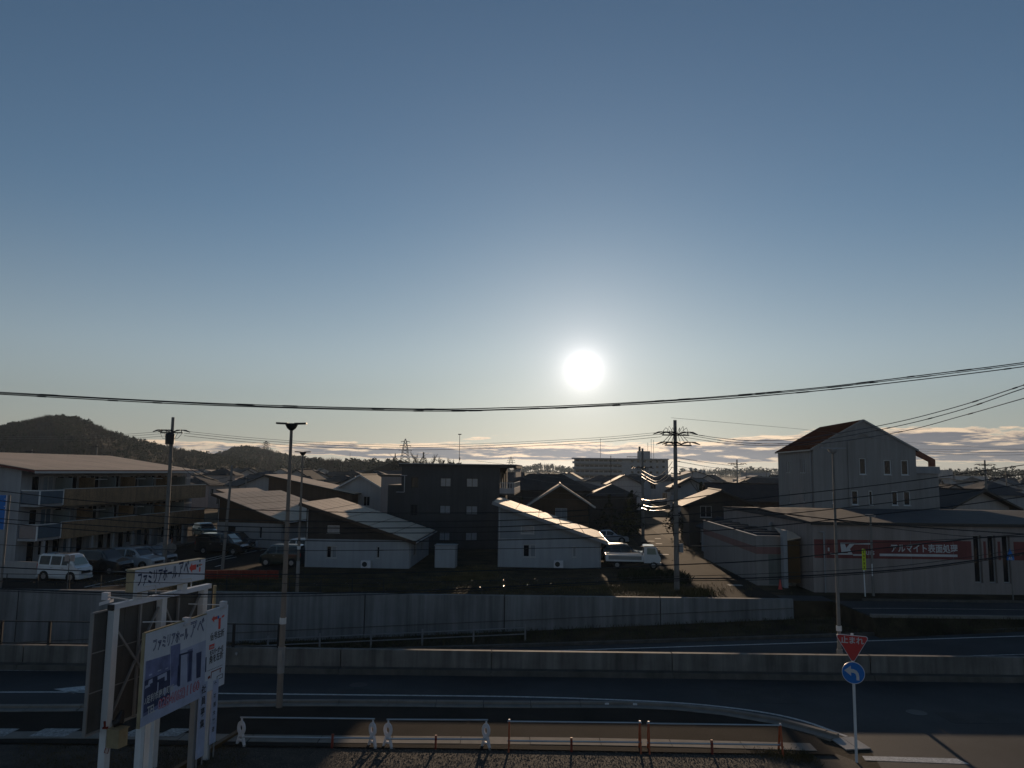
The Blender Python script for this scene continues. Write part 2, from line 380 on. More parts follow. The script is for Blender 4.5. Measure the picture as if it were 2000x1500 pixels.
def window(parent, o, u, n, h, glass='glass', frame='frame', depth=0.12, mullions=1, transom=False, fw=0.05, name='window', sill=True):
    """a window part (its frame) with panes as sub-parts, filling the hole h of a facade"""
    o, u, n = Vector(o), Vector(u).normalized(), Vector(n).normalized(); up = Vector((0, 0, 1))
    a, b, c, d = h[:4]; P = lambda x, z, k: o + u * x + up * z - n * k
    dd = depth - 0.045
    fb = MB()
    def bar(x0, x1, zz0, zz1, pr=0.0): fb.obox(P(x0, zz0, dd + 0.04), u * (x1 - x0), up * (zz1 - zz0), n * (0.05 + pr))
    bar(a, a + fw, c, d); bar(b - fw, b, c, d); bar(a + fw, b - fw, c, c + fw); bar(a + fw, b - fw, d - fw, d)
    for k in range(mullions):
        x = a + (b - a) * (k + 1) / (mullions + 1); bar(x - fw * 0.45, x + fw * 0.45, c + fw, d - fw)
    if sill: fb.obox(P(a - 0.04, c - 0.05, depth * 0.5), u * (b - a + 0.08), up * 0.046, n * (depth * 0.5 + 0.05))
    w = fb.build(name, frame, parent)
    for k in range(mullions + 1):
        x0 = a + (b - a) * k / (mullions + 1); x1 = a + (b - a) * (k + 1) / (mullions + 1)
        g = glass if isinstance(glass, str) else glass[k % len(glass)]
        pb = MB(); pb.obox(P(x0 + 0.01, c + 0.01, dd + 0.03 - 0.004 * (k % 2)), u * (x1 - x0 - 0.02), up * (d - c - 0.02), -n * 0.012)
        pb.build('pane', g, w)
    return w
def door(parent, o, u, n, h, m='door_brown', depth=0.12, name='door', ribs=0):
    o, u, n = Vector(o), Vector(u).normalized(), Vector(n).normalized(); up = Vector((0, 0, 1)); a, b, c, d = h[:4]
    mb = MB(); P = lambda x, z, k: o + u * x + up * z - n * k
    mb.obox(P(a, c, depth), u * (b - a), up * (d - c), n * 0.04)
    for k in range(ribs):
        z = c + (d - c) * (k + 0.5) / ribs; mb.obox(P(a + 0.02, z, depth - 0.04), u * (b - a - 0.04), up * ((d - c) / ribs * 0.55), n * 0.02)
    return mb.build(name, m, parent)
def slab(mb, quad, t, m=0):
    """roof slab under a quad, thickness t straight down"""
    return mb.prism(quad, (0, 0, -t), m)
def panel_grid(parent, quad, nu, nv, name='roof_panel', m='roof_panel', gap=0.045, t=0.04, lift=0.003, margin=0.0):
    """separate flat panels laid over a quad (a,b,c,d: a->b is u, a->d is v)"""
    a, b, c, d = [Vector(q) for q in quad]
    nrm = (b - a).cross(d - a).normalized()
    if nrm.z < 0: nrm = -nrm
    def S(x, y): return (a * (1-x) + b * x) * (1-y) + (d * (1-x) + c * x) * y
    lu, lv = (b - a).length, (d - a).length; gu, gv = gap / lu, gap / lv
    for i in range(nu):
        for j in range(nv):
            x0, x1 = margin + (1-2*margin) * i / nu + gu, margin + (1-2*margin) * (i+1) / nu - gu; y0, y1 = margin + (1-2*margin) * j / nv + gv, margin + (1-2*margin) * (j+1) / nv - gv
            mb = MB(); mb.prism([p + nrm * lift for p in (S(x0,y0), S(x1,y0), S(x1,y1), S(x0,y1))], nrm * (t + 0.004 * ((i * 7 + j * 3) % 3)))
            mb.build(name, m, parent)

# ------------------------------------------------------------------ the lie of the land
rnd = random.Random(7)
WALL_Y, PAR_Y = 49.5, 31.35                 # far retaining wall, near parapet (front faces)
def zt(x): return max(-5.0, min(-0.45, -2.05 + 0.055 * x))     # floor of the sunken highway
def yk(x): return 45.2 - 0.055 * max(-20, min(30, x))            # kerb on the far side of the highway
XS = [-700, -300, -120, -80, -60, -54, -50, -45, -40, -35, -30, -25, -20, -15, -10, -5, 0, 5, 10, 15, 20, 25, 29, 35, 45, 60, 100, 300, 700]
def strip(mb, ya, za, yb, zb, xs=XS, m=0):
    """sheet between two lines given as functions of x (or constants)"""
    F = lambda f, x: f(x) if callable(f) else f
    for a, b in zip(xs[:-1], xs[1:]):
        mb.add([(a, F(ya,a), F(za,a)), (b, F(ya,b), F(za,b)), (b, F(yb,b), F(zb,b)), (a, F(yb,a), F(zb,a))], [(0, 1, 2, 3)], m)
def clip(x0, x1): return [x0] + [x for x in XS if x0 < x < x1] + [x1]
g = MB()
strip(g, -90, 0, 31.5, 0)
strip(g, 31.5, 0, 31.5, zt); strip(g, 31.5, zt, WALL_Y + 0.2, zt, xs=clip(-700, 20.4))
strip(g, WALL_Y + 0.2, zt, WALL_Y + 0.2, 0, xs=clip(-700, 20.4))
strip(g, 31.5, zt, 43.5, zt, xs=clip(20.4, 700)); strip(g, 43.5, zt, 44.4, 0, xs=clip(20.4, 700)); strip(g, 44.4, 0, WALL_Y + 0.2, 0, xs=clip(20.4, 700))
g.poly([(20.4, 43.5, zt(20.4)), (20.4, 44.4, 0), (20.4, WALL_Y + .2, 0), (20.4, WALL_Y + .2, zt(20.4))])
strip(g, WALL_Y + 0.2, 0, 140, 0)
kind(g.build('ground', 'soil'), 'structure')
g = MB(); g.add([(-2600, 140, 0), (2600, 140, 0), (2600, 2600, 0), (-2600, 2600, 0)], [(0, 1, 2, 3)])
kind(g.build('far_ground', 'far_ground'), 'structure')

# near road (frontage lane along the parapet)
def curve(pts, n=8):
    """smooth line through points (Catmull-Rom)"""
    P = [Vector(p) for p in pts]; P = [P[0] * 2 - P[1]] + P + [P[-1] * 2 - P[-2]]; out = []
    for i in range(1, len(P) - 2):
        for k in range(n):
            t = k / n; a, b, c, d = P[i-1], P[i], P[i+1], P[i+2]
            out.append(0.5 * ((2*b) + (c - a) * t + (2*a - 5*b + 4*c - d) * t*t + (3*b - a - 3*c + d) * t**3))
    out.append(P[-2]); return out
kerb_line = [Vector((-60, 26.6, 0)), Vector((-30, 26.4, 0)), Vector((-16, 26.35, 0))] + [at(*p) for p in ((560,1373),(1000,1376),(1250,1377),(1380,1387),(1480,1400),(1570,1421),(1640,1441))]
kerb_line = curve(kerb_line, 6)
kerb_end = kerb_line[-1]
road = MB()
y_end = 31.3
for a, b in zip(kerb_line[:-1], kerb_line[1:]):
    road.add([(a.x, a.y - .02, .004), (b.x, b.y - .02, .004), (b.x, y_end, .004), (a.x, y_end, .004)], [(0, 1, 2, 3)])
road.add([(kerb_end.x, kerb_end.y - .02, .004), (60, kerb_end.y - .02, .004), (60, y_end, .004), (kerb_end.x, y_end, .004)], [(0, 1, 2, 3)])
side_l = at(1700, 1466)
road.add([(kerb_end.x, kerb_end.y - .02, .004), (side_l.x, side_l.y, .004), (9.0, 17.0, .004), (7.0, -40, .004), (30, -40, .004), (60, -40, .004), (60, kerb_end.y - .02, .004)], [(6, 5, 4, 3, 2, 1, 0)])
kind(road.build('road', 'asphalt'), 'structure')
def line_marking(name, pts, w, z=.009, m='paint_worn', dash=None):
    mb = MB(); acc = 0
    for a, b in zip(pts[:-1], pts[1:]):
        a, b = Vector(a), Vector(b); d = (b - a); L_ = d.length; d.normalize(); s = Vector((-d.y, d.x, 0)) * w / 2
        segs = [(0, L_)] if not dash else []
        if dash:
            t = 0
            while t < L_:
                segs.append((t, min(L_, t + dash[0]))); t += dash[0] + dash[1]
        for t0, t1 in segs:
            p, q = a + d * t0, a + d * t1
            k = len(mb.v); mb.add([(p.x - s.x, p.y - s.y, p.z + z), (q.x - s.x, q.y - s.y, q.z + z), (q.x + s.x, q.y + s.y, q.z + z), (p.x + s.x, p.y + s.y, p.z + z)], [(0, 1, 2, 3)])
    return kind(mb.build(name, m), 'structure')
edge = [Vector((-60, 27.35, 0))] + curve([Vector((-30, 27.35, 0))] + [at(*p) for p in ((100,1352),(450,1355),(730,1358),(1000,1361),(1200,1367),(1350,1375),(1480,1390),(1570,1409),(1654,1439))], 5)
line_marking('edge_line', edge, 0.13, m='paint')
line_marking('edge_line', [Vector((-60, 30.35, 0))] + [at(*p) for p in ((0,1309),(630,1314),(1000,1317.5),(1500,1326),(2000,1333))] + [Vector((50, 30.1, 0))], 0.14, m='paint')
# lane arrow painted at the far left
ar = MB(); A0 = at(130, 1334); A1 = at(190, 1327)
ar.add([(A0.x, 28.55, .009), (A0.x + 1.0, 28.05, .009), (A0.x + 1.0, 28.4, .009), (A0.x + 4.5, 28.4, .009), (A0.x + 4.5, 28.7, .009), (A0.x + 1.0, 28.7, .009), (A0.x + 1.0, 29.05, .009)], [(0, 1, 2, 3, 4, 5, 6)])
kind(ar.build('arrow_marking', 'paint'), 'structure')
sm = MB(); q = [at(*p) for p in ((1684,1477),(1868,1482),(1893,1493),(1690,1485.5))]
sm.prism([(p.x, p.y, .008) for p in q], (0, 0, .002)); kind(sm.build('stop_line', 'paint'), 'structure')
# repairs and covers in the near road
for i, (x0_, x1_, y0_, y1_) in enumerate(((-6.5, -1.0, 28.2, 29.1), (7.5, 10.2, 27.9, 29.9), (-16, -12.5, 29.2, 30.0), (14.5, 19.0, 26.0, 27.2))):
    mb = MB(); mb.prism([(x0_, y0_, .0045), (x1_, y0_ + .05, .0045), (x1_ + .1, y1_, .0045), (x0_ - .05, y1_ - .04, .0045)], (0, 0, .003)); kind(mb.build('road_patch', 'asphalt_patch'), 'structure')
for lab_, px_, py_ in (('round iron manhole cover in the near road, left of the middle', 700, 1338), ('round iron manhole cover in the near road at the right', 1790, 1392)):
    p = at(px_, py_); mb = MB(); mb.cyl((p.x, p.y, -.02), (p.x, p.y, .0095), .33, .33, 20); tag(mb.build('manhole_cover', 'dark_metal'), lab_, 'manhole cover')
# sidewalk asphalt between the kerb and the gutter
sw = MB(); inner = [Vector((p.x, p.y - 0.55, 0)) for p in kerb_line if p.x < at(1600, 1440).x]
for a, b in zip(inner[:-1], inner[1:]):
    lo = lambda p: min(p.y, max(22.95, 23.05 - .018 * max(0, p.x)))
    if a.x < -60: continue
    sw.add([(a.x, lo(a), .05), (b.x, lo(b), .05), (b.x, b.y, .05), (a.x, a.y, .05)], [(0, 1, 2, 3)])
kind(sw.build('sidewalk', 'asphalt_old'), 'structure')
# kerb of separate concrete blocks
kroot = kind(MB().poly([(-60, 26.3, .003), (-59.9, 26.3, .003), (-59.9, 26.31, .003)]).build('kerb', 'kerb_concrete'), 'structure')
def blocks(root, line, off, w, h, step, name='kerb_block', m='kerb_concrete', gap=.012, z0=-.02):
    pts = [line[0]]; acc = 0; seglen = 0
    fine = []
    for a, b in zip(line[:-1], line[1:]):
        n = max(1, int((b - a).length / 0.1)); fine += [a.lerp(b, i / n) for i in range(n)]
    fine.append(line[-1]); cur = [fine[0]]; d = 0
    def emit(c):
        p, q = c[0], c[-1]; t = (q - p).normalized(); s = Vector((t.y, -t.x, 0)); p = p + t * gap; q = q - t * gap
        hh = h + rnd.uniform(-.004, .004); a, b = p + s * off, q + s * off
        mb = MB(); mb.prism([(a.x, a.y, z0), (b.x, b.y, z0), (b.x + s.x * w, b.y + s.y * w, z0), (a.x + s.x * w, a.y + s.y * w, z0)], (0, 0, hh - z0))
        mb.build(name, m, root, world=True)
    for p, q in zip(fine[:-1], fine[1:]):
        d += (q - p).length; cur.append(q)
        if d >= step: emit(cur); cur = [q]; d = 0
    if d > 0.3: emit(cur)
blocks(kroot, [p for p in kerb_line if -26 < p.x], 0.0, 0.18, 0.13, 1.6)
blocks(kroot, [p for p in kerb_line if -26 < p.x], 0.19, 0.34, 0.062, 1.6, 'paving_strip')
# concrete gutter between the sidewalk and the gravel lot
gl = curve([Vector((-26, 23.2, 0))] + [at(*p) for p in ((100,1432),(460,1438),(730,1441),(1000,1443),(1300,1448),(1590,1456))], 6)
groot = kind(MB().poly([(-26, 22.6, .003), (-25.9, 22.6, .003), (-25.9, 22.61, .003)]).build('gutter', 'kerb_concrete'), 'structure')
blocks(groot, gl, 0.0, 0.60, 0.058, 2.0, 'gutter_slab')
# drain covers at the corner by the sign
dc = thing('drain_cover', 'pale metal drain cover plates at the kerb corner beside the stop sign', 'drain cover', at(1655, 1452))
q = [at(*p) for p in ((1622,1444),(1666,1441),(1702,1464),(1652,1466))]
for i in range(2):
    a0, a1, b0, b1 = q[0].lerp(q[1], i * .5), q[0].lerp(q[1], i * .5 + .48), q[3].lerp(q[2], i * .5), q[3].lerp(q[2], i * .5 + .48)
    mb = MB(); mb.prism([(p.x, p.y, .006) for p in (a0, a1, b1, b0)], (0, 0, .03)); mb.build('plate', 'metal_pale', dc, world=True)
# white blocks painted along the gutter at the left
for i, (a, b) in enumerate(((-20, 38), (88, 157), (262, 300), (335, 375))):
    mb = MB(); p = [at(a, 1427), at(b, 1427.5), at(b - 32, 1443), at(a - 32, 1442.5)]
    mb.prism([(v.x, v.y, .064) for v in p], (0, 0, .003)); kind(mb.build('white_block_marking', 'paint_worn'), 'structure')
# gravel lot
gv = MB(); n = 40
outl = [Vector((-40, 22.55, 0))] + [p + Vector((0, -.62, 0)) for p in gl if p.x > -25] + [at(1610,1464), at(1665, 1485), at(1690, 1502), Vector((8.3, 15, 0)), Vector((7, -20, 0)), Vector((-40, -20, 0))]
gv.poly([(p.x, p.y, .012) for p in outl][::-1])
kind(gv.build('gravel_lot', 'gravel_bed'), 'structure')
st = MB(); r2 = random.Random(3)
for i in range(24000):
    px, py = r2.uniform(300, 1690), r2.uniform(1452, 1512)
    if py < 1453 + (px - 460) * .013: continue
    p = at(px, py); s = r2.uniform(.006, .019) * (1 if r2.random() < .95 else 1.5); a = r2.uniform(0, 6.28); h = s * r2.uniform(.5, 1.1); c, d = math.cos(a) * s, math.sin(a) * s
    if p.x > 8.2: continue
    st.add([(p.x + c, p.y + d, .006), (p.x - d, p.y + c, .008), (p.x - c * .8, p.y - d * .8, .006), (p.x + d, p.y - c, .008), (p.x + c * .2, p.y + d * .3, .012 + h), (p.x - c * .25, p.y - d * .1, .012 + h * .9)],
           [(0, 1, 4), (1, 2, 5), (1, 5, 4), (2, 3, 5), (3, 0, 4), (3, 4, 5)])
kind(st.build('gravel_stones', 'gravel'), 'stuff')
def tufts(name, m, region, n, h0, h1, seed, blades=5, spread=.12, dens=None):
    """tufts of bent grass blades over a region given as a function () -> (x, y, z) or None"""
    r = random.Random(seed); mb = MB()
    for i in range(n):
        p = region(r)
        if p is None: continue
        for b in range(blades):
            a = r.uniform(0, 6.28); h = r.uniform(h0, h1); w = h * r.uniform(.04, .09); lean = r.uniform(.1, .7) * h
            bx, by = p[0] + r.gauss(0, spread), p[1] + r.gauss(0, spread); dx, dy = math.cos(a), math.sin(a)
            mb.add([(bx - dy * w, by + dx * w, p[2] - .02), (bx + dy * w, by - dx * w, p[2] - .02), (bx + dx * lean * .4 + dy * w * .7, by + dy * lean * .4 - dx * w * .7, p[2] + h * .65), (bx + dx * lean, by + dy * lean, p[2] + h)], [(0, 1, 2), (0, 2, 3)])
    return kind(mb.build(name, m), 'stuff')
def reg_near(r):
    p = at(r.uniform(40, 480), r.uniform(1447, 1510)); return (p.x, p.y, 0)
tufts('weeds', 'weeds', reg_near, 1500, .02, .08, 5, 6)
def reg_edge(r):
    t = r.random(); p = at(1500, 1470).lerp(at(1690, 1500), t) + Vector((r.gauss(0, .35), r.gauss(0, .18), 0)); return (p.x, p.y, 0) if p.x < 8.6 else None
tufts('weeds', 'weeds', reg_edge, 700, .03, .12, 6, 6)

# near parapet, panel by panel, on a stepped base
par_t = thing('parapet_wall', 'long grey concrete parapet between the road and the sunken highway', 'parapet wall', (0, PAR_Y, 0))
px_joints = [-500, 44, 400, 665, 960, 1313, 1700, 2000, 2300]
jx = [-75] + [atY(p, 1280, PAR_Y).x for p in px_joints[1:-1]] + [30, 48]
for a, b in zip(jx[:-1], jx[1:]):
    mb = MB(); top = .865 + rnd.uniform(-.006, .006)
    mb.prism([(a + .02, PAR_Y, -5.4), (a + .02, PAR_Y + .30, -5.4), (a + .02, PAR_Y + .27, top), (a + .02, PAR_Y + .03, top)], (b - a - .04, 0, 0)); mb.build('wall_panel', 'parapet_concrete', par_t, world=True)
    mb = MB(); mb.prism([(a + .01, PAR_Y - .38, -.05), (a + .01, PAR_Y - .003, -.05), (a + .01, PAR_Y - .003, .22), (a + .01, PAR_Y - .30, .20)], (b - a - .02, 0, 0)); mb.build('base_block', 'base_concrete', par_t, world=True)
mb = MB(); mb.box(-74.9, 47.9, PAR_Y + .12, PAR_Y + .18, -1.0, .80); mb.build('joint_light_block', 'base_concrete', par_t, world=True)  # hidden core added inside the parapet, keeps sunlight from slipping through the panel joints
# highway in the cutting
hw = MB(); strip(hw, 31.75, lambda x: zt(x) + .004, lambda x: yk(x) - .05, lambda x: zt(x) + .004, xs=clip(-120, 120)); kind(hw.build('highway', 'asphalt'), 'structure')
hk = MB()
xs = clip(-120, 100)
for a, b in zip(xs[:-1], xs[1:]):
    hk.add([(a, yk(a), zt(a) - .05), (b, yk(b), zt(b) - .05), (b, yk(b) + .2, zt(b) - .05), (a, yk(a) + .2, zt(a) - .05), (a, yk(a), zt(a) + .16), (b, yk(b), zt(b) + .16), (b, yk(b) + .2, zt(b) + .16), (a, yk(a) + .2, zt(a) + .16)],
           [(0, 3, 2, 1), (4, 5, 6, 7), (0, 1, 5, 4), (2, 3, 7, 6)] + ([(3, 0, 4, 7)] if a == xs[0] else []) + ([(1, 2, 6, 5)] if b == xs[-1] else []))
kind(hk.build('highway_kerb', 'base_concrete'), 'structure')
line_marking('edge_line', [Vector((x, yk(x) - 1.2, zt(x))) for x in clip(-60, 60)], .16, m='paint')
line_marking('lane_line', [Vector((x, yk(x) - 5.0, zt(x))) for x in clip(-60, 60)], .15, m='paint_worn', dash=(5, 5))
def reg_verge(r):
    x = r.uniform(-18, 20); y = r.uniform(yk(x) + .4, WALL_Y - .1); return (x, y, zt(x))
tufts('verge_grass', 'turf', reg_verge, 1800, .08, .28, 8, 5, .15)
def reg_bank(r):
    x = r.uniform(20.5, 42); t = r.random(); return (x, 43.5 + .9 * t, zt(x) * (1 - t))
tufts('bank_grass', 'turf', reg_bank, 1500, .05, .2, 9, 5, .15)
# far retaining wall
fw_t = thing('retaining_wall', 'tall grey concrete retaining wall on the far side of the sunken highway', 'retaining wall', (0, WALL_Y, 0))
jx = [-75, -52] + [atY(p, 1200, WALL_Y).x for p in (33, 370, 712, 985, 1290, 1551)]
for a, b in zip(jx[:-1], jx[1:]):
    mb = MB(); mb.prism([(a + .03, WALL_Y - .04, -5.4), (a + .03, WALL_Y + .35, -5.4), (a + .03, WALL_Y + .35, .14), (a + .03, WALL_Y, .14)], (b - a - .06, 0, 0)); mb.build('wall_panel', 'wall_concrete', fw_t, world=True)
    mb = MB(); zz = [zt(a) + .65, zt(b) + .65]     # thin construction joint line, proud
    mb.prism([(a + .03, WALL_Y - .055, zz[0]), (b - .03, WALL_Y - .055, zz[1]), (b - .03, WALL_Y - .055, zz[1] + .03), (a + .03, WALL_Y - .055, zz[0] + .03)], (0, .06, 0)); mb.build('joint_strip', 'base_concrete', fw_t, world=True)
# frontage road in front of the factory
fr = MB(); fr.add([(20.6, 44.75, .004), (90, 44.75, .004), (90, 50.0, .004), (20.6, 50.0, .004)], [(0, 1, 2, 3)]); fr.add([(17.6, 49.9, .004), (20.6, 49.9, .004), (20.6, 51.9, .004), (17.6, 51.9, .004)], [(0, 1, 2, 3)])
kind(fr.build('frontage_road', 'asphalt'), 'structure')
fk = MB(); fk.box(20.45, 90, 44.4, 44.7, -.3, .16); kind(fk.build('frontage_kerb', 'kerb_concrete'), 'structure')
fk = MB(); fk.box(22.5, 90, 50.0, 50.2, -.1, .14); kind(fk.build('factory_kerb', 'base_concrete'), 'structure')
line_marking('edge_line', [Vector((20.6, 47.3, 0)), Vector((24, 47.5, 0)), Vector((90, 47.6, 0))], .12)
# lane running away between the houses and the warehouse, and the parking lot at the left
ln = MB(); ln.add([(12.0, 49.9, .004), (17.6, 49.9, .004), (17.5, 55, .004), (18.0, 72, .004), (19.4, 104, .004), (23, 138, .004), (18.5, 138, .004), (15.4, 104, .004), (13.2, 72, .004), (12.2, 58, .004)], [tuple(range(10))])
kind(ln.build('lane', 'asphalt_old'), 'structure')
for px, py, w in ((1297,1083,.9), (1270,1057,.9), (1287,1062,.7), (1288,1044,.8), (1436,1143,1.0), (1285,1052,.7)):
    p = at(px, py); mb = MB(); mb.prism([(p.x - w/2, p.y - .3, .008), (p.x + w/2, p.y - .3, .008), (p.x + w/2, p.y + .3, .008), (p.x - w/2, p.y + .3, .008)], (0, 0, .002)); kind(mb.build('lane_marking', 'paint_worn'), 'structure')
pk = MB(); pk.add([(-70, 50.6, .004), (-24.5, 50.6, .004), (-21, 55, .004), (-17.5, 62, .004), (-17.4, 74, .004), (-21, 110, .004), (-70, 110, .004)], [tuple(range(7))])
kind(pk.build('parking_lot', 'asphalt_old'), 'structure')
for a, b in (((165,1147),(250,1128)), ((330,1108),(440,1084)), ((400,1097),(455,1084)), ((470,1082),(570,1063)), ((440,1092),(462,1088)), ((420,1107),(432,1104)), ((180,1147),(250,1142))):
    p, q = at(*a), at(*b); line_marking('parking_line', [p, q], .14, m='paint')
def reg_field(r):
    x = r.uniform(-24, 12); y = WALL_Y + .4 + abs(r.gauss(0, 5.0))
    if y > 61.5: return None
    return (x, y, 0)
tufts('dry_grass', 'weeds', reg_field, 6500, .05, .16, 11, 5, .2)
def reg_light(r):
    c = r.choice(((-19.5, 56.5, 2.6, .5), (-2.6, 61, 1.0, 2.0), (10.5, 54, 2.4, 1.4), (-24, 53.5, 2.6, .5), (-3.4, 57.5, 1.0, .8), (6, 54, 4, .8))); return (r.gauss(c[0], c[2]), max(WALL_Y + .4, r.gauss(c[1], c[3])), 0)
tufts('dry_grass', 'dry_grass', reg_light, 2600, .06, .2, 12, 6, .2)
mb = MB()
for i in range(6):
    p = at(412 + 24 * i, 1131); mb.box(p.x - .42, p.x + .42, p.y - .05, p.y + .05, -.02, .62 + .01 * (i % 2))
tag(mb.build('board_fence', 'rust_red'), 'low rusty brown boards along the edge of the empty plot', 'board fence')

# ------------------------------------------------------------------ buildings
UX, UY, NF, NL, NR, NB = (1,0,0), (0,1,0), (0,-1,0), (-1,0,0), (1,0,0), (0,1,0)
def face(side, W, D):
    """origin, direction and normal of a building face in its own frame (front-left corner at 0,0)"""
    return {'front': ((0,0,0), UX, NF, W), 'right': ((W,0,0), UY, NR, D), 'left': ((0,0,0), UY, NL, D), 'back': ((0,D,0), UX, NB, W)}[side]
def shell(root, W, D, z0, z1, m, holes={}, name='wall', depth=.12):
    mb = MB()
    for s in ('front', 'right', 'left', 'back'):
        o, u, n, w = face(s, W, D); facade(mb, o, u, n, w, z0, z1, holes.get(s, ()), depth)
    return mb.build(name, m, root)

# ---- three mono-pitch houses between the parking lot and the lane
def mono_house(name, label, x, y, rz, W, D, zh, zl, zm, m_low, m_up, wins, ridge_over=.5, panels=(4, 6), side=(), m_side=None):
    t = thing(name, label, 'house', (x, y, 0), rz, 'single-storey houses with sloping panel roofs')
    zr = lambda u: zh + (zl - zh) * u / W
    lowholes = [h for h in wins if h[3] < zm]; uphole = [h for h in wins if h[3] >= zm]
    mb = MB()
    for s in ('front', 'right', 'left', 'back'):
        o, u, n, w = face(s, W, D); facade(mb, o, u, n, w, 0, zm, lowholes if s == 'front' else (side if s == 'right' else ()))
    mb.build('wall', m_low, t)
    up = MB(); e = .012
    up.poly([(0, -e, zm), (W, -e, zm), (W, -e, zl - .02), (0, -e, zh - .02)]) if not uphole else None
    if uphole:
        h = uphole[0]
        facade(up, (0, -e, 0), UX, NF, h[1] + .3, zm, h[3] + .1, [h])
        up.poly([(0, -e, h[3] + .1), (h[1] + .3, -e, h[3] + .1), (h[1] + .3, -e, zr(h[1] + .3)), (0, -e, zh)])
        up.poly([(h[1] + .3, -e, zm), (W, -e, zm), (W, -e, zl), (h[1] + .3, -e, zr(h[1] + .3))])
    up.poly([(W, D + e, zm), (0, D + e, zm), (0, D + e, zh), (W, D + e, zl)])
    up.poly([(-e, D, zm), (-e, 0, zm), (-e, 0, zh), (-e, D, zh)])
    if zl > zm: up.poly([(W + e, 0, zm), (W + e, D, zm), (W + e, D, zl), (W + e, 0, zl)])
    up.build('upper_wall', m_up, t)
    for h in wins: window(t, (0, -(e if h in uphole else 0), 0), UX, NF, h[:4], glass=h[4] if len(h) > 4 else 'glass', mullions=h[5] if len(h) > 5 else 0, frame='frame')
    for h in side: window(t, (W, 0, 0), UY, NR, h[:4], mullions=1)
    s = (zl - zh) / W; o = ridge_over
    Q = [(-o, -.55, zh - s * o * -1 * -1 + .12), (W + o + .1, -.55, zl + s * (o + .1) + .12), (W + o + .1, D + .5, zl + s * (o + .1) + .12), (-o, D + .5, zh - s * o * -1 * -1 + .12)]
    Q = [(q[0], q[1], zh + s * q[0] + .16) for q in Q]
    rb = MB(); slab(rb, Q, .10); roof = rb.build('roof', 'roof_seam', t)
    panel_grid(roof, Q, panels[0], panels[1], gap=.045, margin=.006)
    fb = MB()
    fb.beam((Q[0][0], Q[0][1] - .016, Q[0][2] - .10), (Q[1][0], Q[1][1] - .016, Q[1][2] - .10), .03, .26)
    fb.beam((Q[1][0] + .016, Q[1][1], Q[1][2] - .10), (Q[2][0] + .016, Q[2][1], Q[2][2] - .10), .03, .22); fb.build('fascia', 'trim_brown' if m_up != 'wall_blue2' else 'wall_grey', t)
    gb = MB(); gb.tube([(Q[1][0] + .06, Q[1][1], Q[1][2] - .06), (Q[2][0] + .06, Q[2][1], Q[2][2] - .06)], .055, 6); gb.tube([(W + .06, .1, zl - .1), (W + .06, .1, .1)], .035, 6); gb.build('gutter', 'frame', t)
    mb = MB(); mb.box(W * .55, W * .55 + .78, -.36, -.04, .05, .62); ac = mb.build('air_conditioner', 'white_plastic', t)
    mb = MB(); mb.cyl((W * .55 + .3, -.375, .34), (W * .55 + .3, -.362, .34), .21, .21, 12); mb.build('fan_grille', 'frame_dark', ac)
    mb = MB(); mb.tube([(.12, -.05, zr(.12) - .2), (.12, -.05, .05)], .035, 6); mb.build('downpipe', 'frame', t)
    return t
hA = mono_house('house', 'single-storey house with brown upper wall and lit panel roof behind the dark parked cars', -29.7, 79.0, R(-13), 7.2, 12.6, 4.95, 2.62, 2.4, 'wall_white', 'wall_brown',
    [(1.15,2.1,.9,2.1,'glass'), (4.75,5.05,.9,2.1,'glass')], panels=(5, 9))
hB = mono_house('house', 'house with brown upper wall and white lower wall, its panel roof half in shade', -16.6, 63.4, R(-2.5), 8.5, 10.5, 4.85, 2.2, 2.25, 'wall_bluewhite', 'wall_umber',
    [(1.75,2.75,2.75,3.35,'glass_curtain',0), (1.75,2.15,.75,1.7,'glass',0), (2.17,2.6,.75,1.7,'glass_curtain',0), (5.85,6.1,.8,1.72,'glass',0)], panels=(5, 6), side=[(2.0,3.6,.7,1.8),(6.0,7.2,.7,1.8)])
hC = mono_house('house', 'pale blue-white house with sunlit sloping roof beside the white truck', -1.0, 65.0, R(-2.5), 8.45, 10.0, 5.05, 2.25, 2.35, 'wall_bluewhite', 'wall_blue2',
    [(2.1,2.62,.85,1.85,'glass',0), (2.68,3.15,.85,1.85,'wall_blue2',0), (6.2,6.5,.9,1.75,'glass_curtain',0), (1.9,3.0,2.75,3.4,'glass_curtain',0)], panels=(5, 5), side=[(3,4.6,.7,1.8)])

# ---- three-storey apartment house at the left, its long balcony front facing the parking lot
ap = thing('apartment_building', 'three-storey apartment house with brown tiled balcony fronts left of the parking lot', 'apartment building', (-37.3, 59.0, 0), R(-8))
AL, AW = 23.5, 8.5            # local: y along the front, the front faces +x
aholes = []; FL = [0.12, 2.45, 5.02]
for k, z in enumerate(FL):
    nb = 8
    for i in range(nb):
        y0 = 1.0 + i * (AL - 1.6) / nb
        aholes.append((y0 + .15, y0 + 1.0, z + .05, z + 2.05)); aholes.append((y0 + 1.35, y0 + 2.55, z + (.05 if i % 2 else .75), z + 2.05))
mb = MB()
facade(mb, (0,0,0), UY, NR, AL, 0, 7.7, aholes); facade(mb, (-AW,0,0), UX, NF, AW, 0, 7.7, [(2, 3.2, z + .8, z + 1.9) for z in FL]); facade(mb, (-AW,0,0), UY, NL, AL, 0, 7.7); facade(mb, (-AW,AL,0), UX, NB, AW, 0, 7.7)
mb.build('wall', 'wall_grey', ap)
for i, h in enumerate(aholes):
    window(ap, (0,0,0), UY, NR, h, glass=['glass','glass_curtain','glass','glass_blue','glass','glass'][(i * 5 + i // 7) % 6], mullions=1 if h[1] - h[0] > 1 else 0, sill=False)
